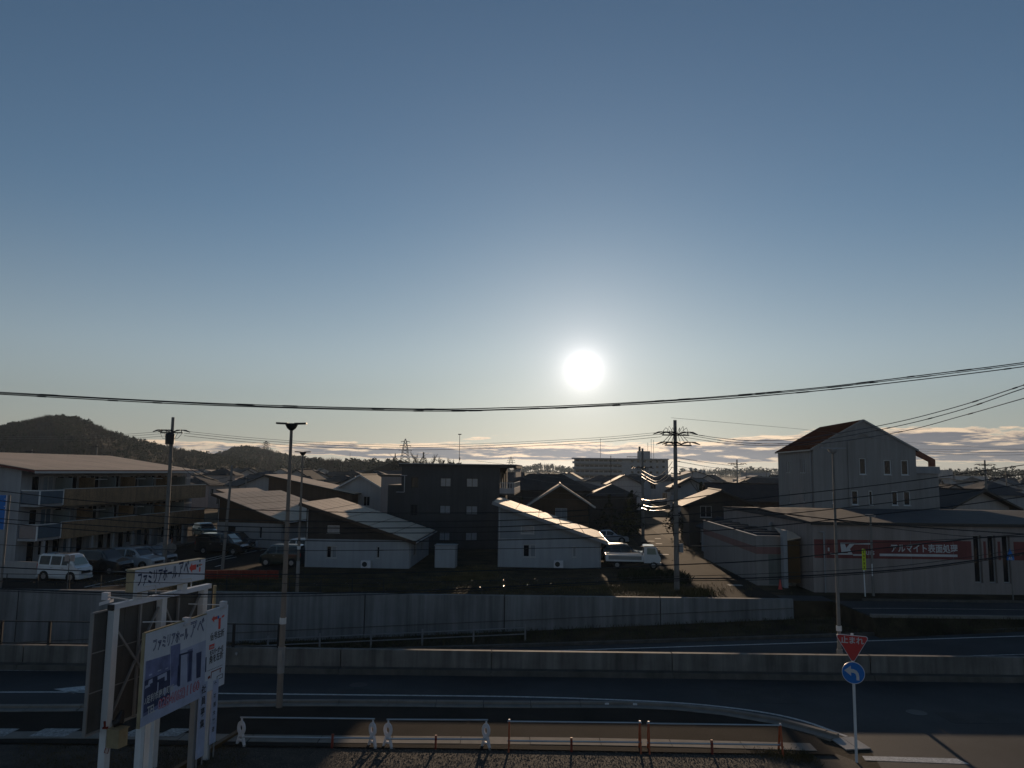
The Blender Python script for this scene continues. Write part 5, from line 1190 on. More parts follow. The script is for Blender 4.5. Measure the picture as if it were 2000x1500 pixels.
# ------------------------------------------------------------------ roadside signs
def arc(c, r, n=24, ax=(1,0,0), az=(0,0,1), ry=None):
    return [Vector(c) + Vector(ax) * r * math.cos(2*math.pi*i/n) + Vector(az) * (ry or r) * math.sin(2*math.pi*i/n) for i in range(n)]
p = at(1673, 1489); t = thing('road_sign', 'red triangular stop sign above a round blue left-turn sign on a white post', 'road sign', p, R(-24))
mb = MB(); mb.tube([(0, 0, -.05), (0, 0, 3.5)], .038, 10); mb.build('post', 'white_paint', t)
def plate(pts, y, th, name, m): mb = MB(); mb.prism([(x, y, z) for x, z in pts], (0, th, 0)); return mb.build(name, m, t)
def tri(s, r, cz):
    out = []
    for k in range(3):
        a = math.radians(30 + 120 * k); c = (s * math.cos(a), cz + s * math.sin(a))
        for j in range(-3, 4): b = a + math.radians(20 * j); out.append((c[0] + r * math.cos(b), c[1] + r * math.sin(b)))
    return out
cz = 3.20
stop_p = plate(tri(.40, .06, cz), -.065, .02, 'stop_plate', 'sign_white'); plate(tri(.385, .055, cz), -.068, .0025, 'stop_face', 'sign_red').parent = stop_p
text_mesh('止まれ', .215, 'lettering', 'letter_white', stop_p, (-.30, -.071, cz + .045), UX, (0,0,1), world=False, width=.60, bold=.004)
bz = 2.43
tp = plate([(.30 * math.cos(a * math.tau / 36), bz + .30 * math.sin(a * math.tau / 36)) for a in range(36)], -.065, .02, 'turn_plate', 'sign_white'); plate([(.285 * math.cos(a * math.tau / 36), bz + .285 * math.sin(a * math.tau / 36)) for a in range(36)], -.068, .0025, 'turn_face', 'sign_blue').parent = tp
arr = [(-.235, .05), (-.06, .19), (-.06, .105), (.02, .10), (.09, .065), (.135, 0), (.15, -.09), (.15, -.19), (.075, -.19), (.075, -.09), (.06, -.03), (.02, .0), (-.06, .005), (-.06, -.085)]
mb = MB(); mb.prism([(x, -.071, bz + z) for x, z in arr], (0, .0015, 0)); mb.build('arrow', 'letter_white', tp)
for z in (3.05, 2.5): mb = MB(); mb.box(-.06, .06, -.045, .045, z - .02, z + .02); mb.build('clamp', 'steel', t)
p = at(1690, 1165); t = thing('vertical_sign', 'narrow fluorescent yellow vertical sign on a white post before the factory', 'sign', p)
mb = MB(); mb.tube([(0, 0, -.05), (-.05, 0, 3.1)], .04, 8); mb.build('post', 'white_paint', t); mb = MB(); mb.box(-.14, .10, -.06, -.04, 1.72, 3.08); pn = mb.build('panel', 'yellow_sign', t)
for k, ch in enumerate('止まれ左右確認'[:6]):
    mb = MB()
text_mesh('ここから', .2, 'lettering', 'ink_black', pn, (-.10, -.065, 2.9), (0, 0, -1), UX, world=False, width=1.1) if False else None
mb = MB(); r4 = random.Random(9)
for k in range(5):
    for j in range(4): z = 2.95 - k * .24 - j * .045; mb.box(-.09 + r4.uniform(0, .04), .05 - r4.uniform(0, .05), -.063, -.0605, z - .018, z)
    mb.box(-.03, .0, -.0655, -.0635, 2.95 - k * .24 - .15, 2.95 - k * .24)
mb.build('lettering', 'ink_black', pn)
p = at(1979, 1172); t = thing('road_sign', 'small blue house-shaped crossing sign on a thin post at the right edge', 'road sign', p)
mb = MB(); mb.tube([(0, 0, -.05), (-.02, 0, 2.2)], .04, 8); mb.tube([(-.02, 0, 2.2), (-.1, 0, 3.4)], .03, 8); mb.build('post', 'pole_concrete', t)
mb = MB(); mb.prism([(-.30, -.06, 2.55), (.18, -.06, 2.55), (.16, -.06, 2.78), (-.06, -.06, 3.3), (-.28, -.06, 2.78)], (0, .02, 0)); pn = mb.build('plate', 'sign_blue', t)
mb = MB(); mb.prism([(-.2, -.063, 2.6), (.08, -.063, 2.6), (-.06, -.063, 2.92)], (0, .002, 0)); mb.build('triangle', 'letter_white', pn)
mb = MB(); mb.tube([(-.08, -.066, 2.86), (-.06, -.066, 2.74), (-.1, -.066, 2.62)], .016, 4); mb.tube([(-.06, -.066, 2.74), (0, -.066, 2.64)], .014, 4); mb.build('walker', 'navy', pn)
p = at(4, 1150); t = thing('road_sign', 'large blue road sign cut by the left edge of the view', 'road sign', (p.x, p.y, 0))
a, b = atY(-60, 966, p.y), atY(10, 1034, p.y); mb = MB(); mb.box(a.x - p.x, b.x - p.x, -.12, -.08, b.z, a.z); pn = mb.build('panel', 'sign_blue', t)
mb = MB(); mb.box(b.x - p.x - .03, b.x - p.x - .005, -.125, -.122, b.z, a.z); [mb.box(b.x - p.x - .12, b.x - p.x - .05, -.125, -.122, a.z - z, a.z - z + .05) for z in (.28, .75, .95)]; mb.build('lettering', 'letter_white', pn)
mb = MB(); mb.tube([(-.1, 0, -.05), (-.02, 0, a.z)], .07, 8); mb.build('post', 'pole_concrete', t)
p = at(333, 1098); t = thing('traffic_mirror', 'round traffic mirror seen edge-on from behind beside the apartment pole', 'traffic mirror', p, R(15)); mb = MB(); mb.tube([(0, 0, -.05), (0, 0, 2.0)], .04, 8); mb.build('post', 'trim_orange', t)
mb = MB(); mb.tube([(0, -.06, 1.15), (0, -.02, 1.15), (0, .04, 1.15)], [.30, .42, .40], 20); mb.build('mirror_back', 'pole_concrete', t)
p = at(1524, 1152); t = thing('traffic_cone', 'small red traffic cone by the warehouse shutter', 'traffic cone', p); mb = MB(); mb.tube([(0, 0, .03), (0, 0, .7)], [.15, .03], 10); mb.build('cone', 'sign_red', t); mb = MB(); mb.box(-.19, .19, -.19, .19, 0, .04); mb.build('base', 'black_rubber', t)
p = at(131, 1150); t = thing('parking_sign', 'small pinkish parking sign board on a post in front of the white van', 'sign', p); mb = MB(); mb.tube([(0, 0, -.05), (0, 0, 2.1)], .03, 6); mb.build('post', 'pole_concrete', t)
for i in range(2): mb = MB(); mb.box(-.28 + .36 * i, .04 + .36 * i - .03, -.05, -.032, 1.75, 2.15); mb.build('board', 'wall_pink', t)

# ------------------------------------------------------------------ barricades
def barricade(label, pl_, pr_, kind_):
    a, b = at(*pl_), at(*pr_); d = (b - a); L_ = d.length; rz = math.atan2(d.y, d.x); t = thing('barricade', label, 'barricade', a, rz, 'barricades along the gravel lot')
    hh = .80
    for k, x in enumerate((0.0, L_)):
        white = kind_ == 'white'
        mb = MB()
        if white:      # plain moulded stand: oval ring on two short legs, standing across the pipes
            n = 18
            for s in range(n):
                a0, a1 = s * math.tau / n, (s + 1) * math.tau / n
                P = lambda an, r_, ry: (x + (.02), math.cos(an) * r_, .50 + math.sin(an) * ry)
                q = [P(a0, .145, .20), P(a1, .145, .20), P(a1, .055, .085), P(a0, .055, .085)]
                mb.prism(q, (-.05, 0, 0))
            for v in (-1, 1): mb.beam((x, v * .05, .34), (x, v * .15, 0), .05, .075, up=(1, 0, 0))
            mb.beam((x, -.1, .16), (x, .1, .16), .048, .06, up=(1, 0, 0)); mb.box(x - .022, x + .018, -.06, .06, .24, .36)
            mb.cyl((x, 0, .70), (x, 0, .80), .03, .02, 8)
            # the ring faces the viewer a little
            rot = Matrix.Rotation(R(62 if k == 0 else 50), 3, 'Z'); mb.v = [tuple(rot @ (Vector(v) - Vector((x, 0, 0))) + Vector((x, 0, 0))) for v in mb.v]
            mb.build('stand', 'white_plastic', t)
        else:
            for v in (-1, 1): mb.beam((x, v * .03, .80), (x + .01 * v, v * .22, 0), .045, .05)
            mb.beam((x, -.16, .26), (x, .16, .26), .04, .04); mb.build('stand', 'orange', t)
            mb = MB(); mb.tube([(x, 0, .79), (x, 0, .85)], [.035, .03], 8); mb.build('cap', 'white_plastic', t)
    for z, y in ((hh - .01, 0), (.27, -.05)):
        mb = MB(); mb.tube([(-.05, y, z), (L_ + .05, y, z + .003)], .0245, 8); mb.build('pipe', 'steel', t)
    x = L_ * (.69 if label.startswith('left') else .64); x = L_ * {'l': .70, 's': .49, 'f': .475, 'r': .475}[label[0]]
    mb = MB(); mb.beam((x, -.05, .38), (x, -.10, 0), .06, .08); mb.build('pipe_foot', 'rust_red', t)
    return t
barricade('leftmost barricade with white ring stands and two steel pipes', (470, 1457), (727, 1460), 'white')
barricade('short barricade with white ring stands, second from the left', (757, 1461), (949, 1462), 'white')
barricade('first orange-legged barricade, right of the white ones', (994, 1465), (1250, 1468), 'orange')
barricade('rightmost orange-legged barricade near the stop sign', (1267, 1469), (1525, 1473), 'orange')

# ------------------------------------------------------------------ billboards at the left
CAMP = Vector((0, 0, CAM_H))
class Board:
    """vertical plane through two ground points; (u, z) coordinates along it"""
    def __init__(s, p0, p1):
        s.o = Vector((p0[0], p0[1], 0)); e = Vector((p1[0], p1[1], 0)) - s.o; s.L = e.length; s.u = e.normalized(); s.n = Vector((s.u.y, -s.u.x, 0))
    def uz(s, px, py):
        d = ray(px, py); t = (s.o - CAMP).dot(s.n) / d.dot(s.n); p = CAMP + d * t; return ((p - s.o).dot(s.u), p.z)
    def P(s, u, z, off=0.0): return s.o + s.u * u + s.n * off + Vector((0, 0, z))
    def px_poly(s, pts, off, th=.002): return [s.P(*s.uz(*p), off) for p in pts]
B2 = Board((-8.72, 19.0), (-8.06, 22.5)); B1 = Board((-9.96, 19.3), (-8.84, 23.2))
s2 = thing('billboard', 'front white billboard with a bluish photograph and Japanese lettering on square posts', 'billboard', B2.P(1.9, 0))
def onb(B, name, m, polys, off, parent, th=.002):
    mb = MB()
    for p in polys: mb.prism(B.px_poly(p, off), B.n * th)
    return mb.build(name, m, parent, world=True)
z0, z1 = 1.82, 3.98; UE = B2.uz(401, 1260)[0]; UR = B2.uz(442, 1250)[0]
def bbox(mb, B, u0, u1, z0, z1, o0, o1): mb.obox(B.P(u0, z0, o0), B.u * (u1 - u0), B.n * (o1 - o0), Vector((0, 0, z1 - z0)))
for u0, u1 in ((0, UE * .26), (UE * .26 + .005, UE * .52), (UE * .52 + .005, UE * .78), (UE * .78 + .005, UE - .004)):
    mb = MB(); bbox(mb, B2, u0, u1, z0, z1 - .004 * (u0 > 2), -.05, 0.0); mb.build('panel', 'sign_white', s2, world=True)
mb = MB(); bbox(mb, B2, UE, UR, z0 + .06, z1 + .09, -.05, .004); col = mb.build('side_panel', 'sign_white', s2, world=True)
mb = MB(); bbox(mb, B2, -.03, -.003, z0 - .02, z1 + .02, -.07, .01); bbox(mb, B2, .0, UE - .01, z1 + .003, z1 + .03, -.06, .005); mb.build('edge_trim', 'box_cream', s2, world=True)
mb = MB(); bbox(mb, B2, 0, UE - .01, z0 + .003, z0 + .21, .002, .012); mb.build('bottom_strip', 'photo_pale', s2, world=True)
# printed photograph of the hall's entrance (pale blue duotone)
ph = onb(B2, 'photograph', 'photo_pale', [[(284,1292),(333,1277),(333,1379),(276,1411)], [(335,1277),(402,1250),(399,1348),(335,1378)]], .003, s2)
ph2 = onb(B2, 'photograph_tone', 'photo_blue', [[(285,1292),(332,1277.5),(332,1370),(279,1400)], [(333,1262),(352,1256),(350,1335),(333,1342)], [(366,1270),(376,1266),(374,1330),(365,1333)]], .0055, s2)
onb(B2, 'photograph_shade', 'photo_dark', [[(282,1330),(332,1308),(331,1362),(279,1394)], [(349,1278),(376,1270),(376,1274),(353,1280),(351,1340),(347,1341)], [(369,1275),(375,1273),(372,1329),(366,1331)], [(383,1276),(393,1272),(391,1322),(383,1325)], [(347,1300),(350,1299),(349,1338),(345,1340)], [(401,1284),(403,1283),(402,1312),(400,1313)]], .008, s2)
onb(B2, 'photograph_detail', 'photo_pale', [[(307,1321),(325,1312),(325,1328),(321,1330),(321,1321),(307,1328)], [(290,1329),(297,1325),(297,1333),(288,1338)], [(290,1318),(296,1315),(296,1318),(290,1321)], [(307,1310),(314,1307),(314,1309),(307,1312)], [(283,1340),(292,1336),(292,1340),(282,1346)], [(322,1306),(328,1303),(328,1305),(322,1308)], [(307,1333),(309,1332),(308,1352),(306,1353)], [(320,1345),(324,1343),(322,1358),(319,1359)]], .011, s2)
def sign_text(B, body, p0, p1, h, m, parent, off, bold=.003, name='lettering'):
    """lettering whose baseline runs from pixel p0 to pixel p1 on the board"""
    (ua, za), (ub, zb) = B.uz(*p0), B.uz(*p1); ux = B.u * (ub - ua) + Vector((0, 0, zb - za))
    return text_mesh(body, h, name, m, parent, B.P(ua, za, off), ux, (0, 0, 1), width=ux.length, bold=bold)
sign_text(B2, 'ファミリアホール', (298, 1271), (367, 1246), .33, 'photo_dark', s2, .004, .012)
sign_text(B2, 'アベ', (371, 1244), (398, 1233), .50, 'photo_dark', s2, .004, .012)
sign_text(B2, 'ファミリアホール', (298, 1271), (367, 1246), .33, 'photo_pale', s2, .0075, -.006, 'lettering_fill')
sign_text(B2, 'アベ', (371, 1244), (398, 1233), .50, 'photo_pale', s2, .0075, -.008, 'lettering_fill')
sign_text(B2, '♪足利市鹿島町45', (281, 1376), (338, 1347), .20, 'letter_white', s2, .013, .004)
sign_text(B2, 'TEL', (286, 1397), (302, 1389), .27, 'letter_white', s2, .013, .006)
sign_text(B2, '0284(62)1160', (307, 1386), (389, 1345), .33, 'sign_red', s2, .0115, .012)
sign_text(B2, '0284(62)1160', (307, 1386), (389, 1345), .33, 'photo_pale', s2, .014, -.003, 'lettering_fill')
sign_text(B2, '信号左折', (410, 1251), (437, 1240), .22, 'ink_black', col, .009, .004)
sign_text(B2, 'モスバーガー様', (409, 1280), (436, 1268), .15, 'ink_black', col, .009, .006)
sign_text(B2, '角を左折', (408, 1296), (435, 1283), .23, 'ink_black', col, .009, .004)
onb(B2, 'arrow', 'sign_red_bright', [[(413,1209.5),(418,1202),(418,1205.5),(424,1203),(424,1209),(418,1211),(418,1216)], [(426.5,1208),(431,1206),(430,1228),(426,1229)], [(433,1203),(438,1200),(437.5,1204),(432.5,1207)]], .007, col)
onb(B2, 'map_square', 'sign_blue', [[(424.5,1203),(427.5,1202),(427.5,1207.5),(424.5,1209)]], .007, col)
tg = onb(B2, 'distance_tag', 'sign_red_bright', [[(408.5,1260),(418.5,1256.5),(418,1266),(408,1269.5)]], .007, col)
sign_text(B2, '600m', (409.5, 1267), (417.5, 1264), .09, 'letter_white', col, .011, .002)
onb(B2, 'map_lines', 'ink_black', [[(405+3*i,1310-1.25*i),(406.6+3*i,1309.4-1.25*i),(406.6+3*i,1310.6-1.25*i),(405+3*i,1311.2-1.25*i)] for i in range(10)] + [[(423,1321),(434,1315),(434,1316),(424,1321.6),(423.6,1326.5),(433.6,1322.5),(434,1315.5),(434.8,1315),(434.4,1323.3),(422.8,1328)]], .007, col)
onb(B2, 'map_roads', 'rust_red', [[(412,1312),(433,1303),(433,1304.5),(413,1313.6),(412,1325),(410.8,1325.5)], [(429,1305),(430.6,1304.4),(430,1313),(428.6,1313.6)], [(405.5,1322),(410,1319),(410,1324),(405.5,1327)]], .007, col)
# lamps on thin arms above the board
for i, (px, py) in enumerate(((363, 1212), (435, 1180))):
    u, z = B2.uz(px, py); mb = MB(); q = B2.P(u, z, .1); mb.tube([B2.P(u - .1 if i else u - .35, z - .02, -1.0), B2.P(u, z - .02, -.05)], .014, 6); ar_ = mb.build('lamp_arm', 'white_paint', s2, world=True)
    mb = MB(); mb.obox(B2.P(u - .07, z - .06, -.06), B2.u * .14, B2.n * .16, Vector((0, 0, .14))); mb.obox(B2.P(u - .11, z - .11, -.03), B2.u * .22, B2.n * .1, Vector((0, 0, .05))); mb.build('floodlight', 'white_plastic', s2, world=True)
for u in (.15, .50, 2.35, 3.05):
    mb = MB(); bbox(mb, B2, u, u + .13, -.1, z0 + .3 if u < 3 else 3.6, -.20, -.053); mb.build('post', 'white_paint' if u != 2.35 else 'metal_pale', s2, world=True)
# two narrow hanging boards with vertical lettering under the side panel
for i, (pxl, pxr, yt, yb) in enumerate(((391, 404.5, 1336, 1446), (416, 426.5, 1330, 1430))):
    (ua, za), (ub, zb) = B2.uz(pxl, yt), B2.uz(pxr, yt); zb = .25 if i == 0 else .42
    t = thing('notice_board', ['narrow white vertical notice board, near one of the pair under the billboard', 'narrow white vertical notice board, far one of the pair under the billboard'][i], 'notice board', B2.P(ua, 0, 0), 0, 'notice boards under the billboard')
    mb = MB(); bbox(mb, B2, ua, ub, zb, za, -.03, .012); mb.build('board', 'photo_pale', t, world=True)
    mb = MB(); bbox(mb, B2, ua + .02, ua + .05, -.1, zb, -.03, 0); bbox(mb, B2, ub - .05, ub - .02, -.1, zb, -.03, 0); mb.build('leg', 'metal_pale', t, world=True)
    for k, ch in enumerate('社員募集' if i == 0 else '←不用大歓迎'):
        w = (ub - ua) * (.62 if i == 0 else .42); zc = za - .26 - k * (.30 if i == 0 else .22)
        if i == 1 and k == 0: zc = za - .12
        text_mesh(ch, w * 1.15 if i == 0 else w * 1.2, 'lettering', 'ink_black', t, B2.P(ua + (ub - ua) * .2, zc, .016), B2.u, (0, 0, 1), width=w, bold=.004)
# rear board seen from behind, its frame and the small sign on top
s1 = thing('billboard', 'rear billboard seen from behind with white steel frame and a long name sign on top', 'billboard', B1.P(2.2, 0))
z0, z1 = 1.53, 4.36
for i in range(4):
    for j in range(3):
        u0 = -.02 + i * 1.03; mb = MB(); zz0 = z0 + (z1 - z0) * j / 3; bbox(mb, B1, u0 + .006, u0 + 1.024, zz0 + .006, zz0 + (z1 - z0) / 3 - .006, -.26, -.225); mb.build('back_panel', 'sign_back', s1, world=True)
mb = MB(); bbox(mb, B1, -.06, -.022, z0 - .03, z1 + .03, -.28, -.19); bbox(mb, B1, -.02, 4.12, z0 - .06, z0 - .003, -.28, -.2); bbox(mb, B1, -.02, 4.12, z1 + .003, z1 + .04, -.28, -.2); mb.build('edge_frame', 'metal_pale', s1, world=True)
mb = MB()
for j in (1, 2): z = z0 + (z1 - z0) * j / 3; bbox(mb, B1, -.02, 4.1, z - .012, z + .012, -.222, -.20)
mb.build('seam_rail', 'metal_pale', s1, world=True)
for u in (.40, 2.10, 3.80):
    mb = MB(); bbox(mb, B1, u, u + .18, -.1, 4.42, -.19, .0); mb.build('post', 'white_paint', s1, world=True)
mb = MB(); bbox(mb, B1, .38, 4.10, 4.423, 4.55, -.14, .03); mb.build('top_beam', 'sign_white', s1, world=True)
mb = MB(); bbox(mb, B1, .30, .375, 4.40, 4.54, -.12, .02); mb.build('beam_cap', 'dark_metal', s1, world=True)
for (u0, a), (u1, b) in (((.60, 3.9), (2.08, 2.1)), ((.60, 1.75), (2.08, 4.2)), ((2.3, 4.2), (3.0, 3.1)), ((2.95, 3.1), (3.78, 4.3))):
    mb = MB(); mb.beam(B1.P(u0, a, -.10), B1.P(u1, b, -.10), .05, .05); mb.build('brace', 'metal_pale', s1, world=True)
for u in (1.45, 2.9): mb = MB(); bbox(mb, B1, u, u + .06, z0, z1, -.19, -.13); mb.build('stud', 'metal_pale', s1, world=True)
uL, uR = B1.uz(256, 1137)[0], B1.uz(396, 1105)[0]; zt0, zt1 = (B1.uz(258, 1160)[1] + B1.uz(396, 1131)[1]) / 2, (B1.uz(258, 1117)[1] + B1.uz(396, 1086)[1]) / 2
print('NAMESIGN', uL, uR, zt0, zt1, UE, UR)
for u in (uL + .35, uL + (uR - uL) * .68): mb = MB(); bbox(mb, B1, u, u + .2, 4.553, zt0 + .02, -.12, .06); mb.build('bracket', 'white_paint', s1, world=True)
mb = MB(); u_, z_ = B1.uz(254, 1180); bbox(mb, B1, uL - .02, uL + .05, 4.553, zt0 + .35, .10, .16); mb.build('side_post', 'white_paint', s1, world=True)
mb = MB(); bbox(mb, B1, uL, uR, zt0, zt1, -.16, .08); ns = mb.build('name_sign', 'box_cream', s1, world=True)
mb = MB(); bbox(mb, B1, uL + .02, uR - .02, zt0 + .02, zt1 - .02, .083, .095); mb.build('name_face', 'sign_white', ns, world=True)
B1f = Board((B1.P(0, 0, .095).x, B1.P(0, 0, .095).y), (B1.P(4, 0, .095).x, B1.P(4, 0, .095).y))
sign_text(B1f, 'ファミリアホール', (268, 1144), (345, 1127), .40, 'navy', ns, .004, .010)
sign_text(B1f, 'アベ', (348, 1126), (368, 1121), .52, 'navy', ns, .004, .010)
onb(B1f, 'arrow', 'sign_red_bright', [[(369.5,1110),(375,1099),(375,1104),(383,1102),(383,1112),(375,1114),(375,1119)], [(389,1108),(391.5,1107),(391,1116),(388.5,1117)], [(392,1102.5),(394.5,1101),(394.5,1103),(392,1104.5)]], .004, ns)
onb(B1f, 'map_square', 'navy', [[(384,1103),(387,1102),(387,1107),(384,1108)], [(389,1094),(391.5,1093),(391.5,1097),(389,1098)]], .004, ns)
onb(B1f, 'map_lines', 'box_cream', [[(387.5,1102),(392,1100.5),(392,1105),(388,1106)]], .0035, ns)
# floodlight on an arm at the left, pipe and cables at the far end
u, z = B1.uz(212, 1166); q0, q1 = B1.P(1.0, 4.92, .1), B1.P(.1, 4.70, .9)
q1 = atY(203, 1168, 19.9); q0 = atY(252, 1172, B1.P(1.0, 0).y)
mb = MB(); mb.tube([q0, q0.lerp(q1, .2) + Vector((0, 0, .02)), q1 + Vector((.1, 0, .03))], .018, 6); mb.build('lamp_arm', 'white_paint', s1, world=True)
mb = MB(); mb.box(q1.x - .03, q1.x + .13, q1.y - .07, q1.y + .07, q1.z - .04, q1.z + .14); mb.prism([(q1.x - .06, q1.y - .1, q1.z - .18), (q1.x + .2, q1.y - .1, q1.z - .10), (q1.x + .2, q1.y - .1, q1.z - .02), (q1.x - .06, q1.y - .1, q1.z - .10)], (0, .2, 0)); mb.build('floodlight', 'white_plastic', s1, world=True)
for u in (1.7, 3.1): mb = MB(); mb.tube([B1.P(u, 4.6, .1), B1.P(u, 4.82, .1), B1.P(u - .06, 4.86, .1), B1.P(u - .45, 4.87, .1)], .018, 6); mb.build('lamp_arm', 'white_paint', s1, world=True)
mb = MB(); mb.tube([B1.P(4.13, 0, .12), B1.P(4.13, 4.5, .12)], .05, 8); mb.build('conduit', 'box_cream', s1, world=True)
mb = MB(); mb.tube([B1.P(4.05, 4.4, .1), B1.P(4.0, 3.6, .12), B1.P(3.9, 3.1, .13), B1.P(3.5, 2.7, .1)], .014, 5); mb.tube([B1.P(.75, 1.3, .05), B1.P(1.3, 1.32, .1), B1.P(2.0, 1.75, .0), B1.P(2.4, 1.8, 0)], .018, 5); mb.build('cable', 'black_rubber', s1, world=True)
mb = MB(); a = B1.P(.60, 1.62, .02); mb.tube([a, a + Vector((.12, .05, .05)), a + Vector((.16, .1, .3))], [.10, .13, .05], 8); mb.build('floodlight', 'dark_metal', s1, world=True)
# cream switch box strapped to the first post
t = thing('junction_box', 'weathered cream switch box strapped to the left billboard post', 'switch box', B1.P(.6, 0.95, .1))
a = B1.P(.42, 1.12, .006); mb = MB(); mb.obox(a, B1.u * .30, B1.n * .36, Vector((0, 0, .42))); bx = mb.build('box', 'box_cream', t, world=True)
mb = MB(); mb.obox(a + Vector((0, 0, .423)) - B1.u * .02 - B1.n * .0, B1.u * .34, B1.n * .39, Vector((0, 0, .02))); mb.build('lid', 'box_cream', t, world=True)
mb = MB(); mb.tube([a + Vector((-.05, 0, .47)), a + Vector((-.06, -.02, .62))], .03, 6); mb.tube([a + Vector((.02, -.05, -.0)), a + Vector((0, -.06, -.1)), a + Vector((.08, -.05, -.12)), a + Vector((.1, -.04, .0))], .01, 5); mb.box(a.x - .09, a.x + .02, a.y - .06, a.y + .02, a.z + .45, a.z + .49); mb.build('strap', 'rust_red', t, world=True)
# low earth kerb running diagonally between the gravel and the billboards
mb = MB(); a, b = at(370, 1500), at(470, 1432); mb.beam(a + Vector((-.8, -3.2, .05)), b + Vector((0, 0, .05)), .14, .16); tag(mb.build('timber_edging', 'door_brown'), 'weathered brown edging board running diagonally beside the leftmost barricade', 'edging board')

# ------------------------------------------------------------------ vehicles
PROF = dict(van=[(0,.40),(.03,.52),(.10,.57),(.24,.955),(.32,1.0),(.9,1.0),(.97,.95),(1,.5)],
            suv=[(0,.42),(.03,.54),(.24,.62),(.38,.95),(.48,1.0),(.80,.975),(.93,.72),(.985,.62),(1,.45)],
            minivan=[(0,.38),(.04,.48),(.16,.56),(.32,.95),(.44,1.0),(.88,.98),(.95,.92),(.99,.6),(1,.42)],
            hatch=[(0,.40),(.04,.52),(.20,.60),(.36,.95),(.48,1.0),(.84,.97),(.95,.65),(1,.45)],
            sedan=[(0,.42),(.04,.53),(.27,.62),(.43,.97),(.53,1.0),(.68,.96),(.85,.69),(.97,.66),(1,.45)])
CAB = dict(van=(.10,.28,.95,.985), suv=(.24,.40,.78,.93), minivan=(.16,.34,.93,.985), hatch=(.20,.38,.82,.95), sedan=(.27,.45,.66,.85))
SIDE = dict(van=((.22,.40),(.43,.66),(.69,.93)), suv=((.33,.52),(.545,.73),(.755,.87)), minivan=((.27,.44),(.47,.68),(.71,.91)), hatch=((.31,.52),(.545,.80)), sedan=((.37,.54),(.565,.76)))
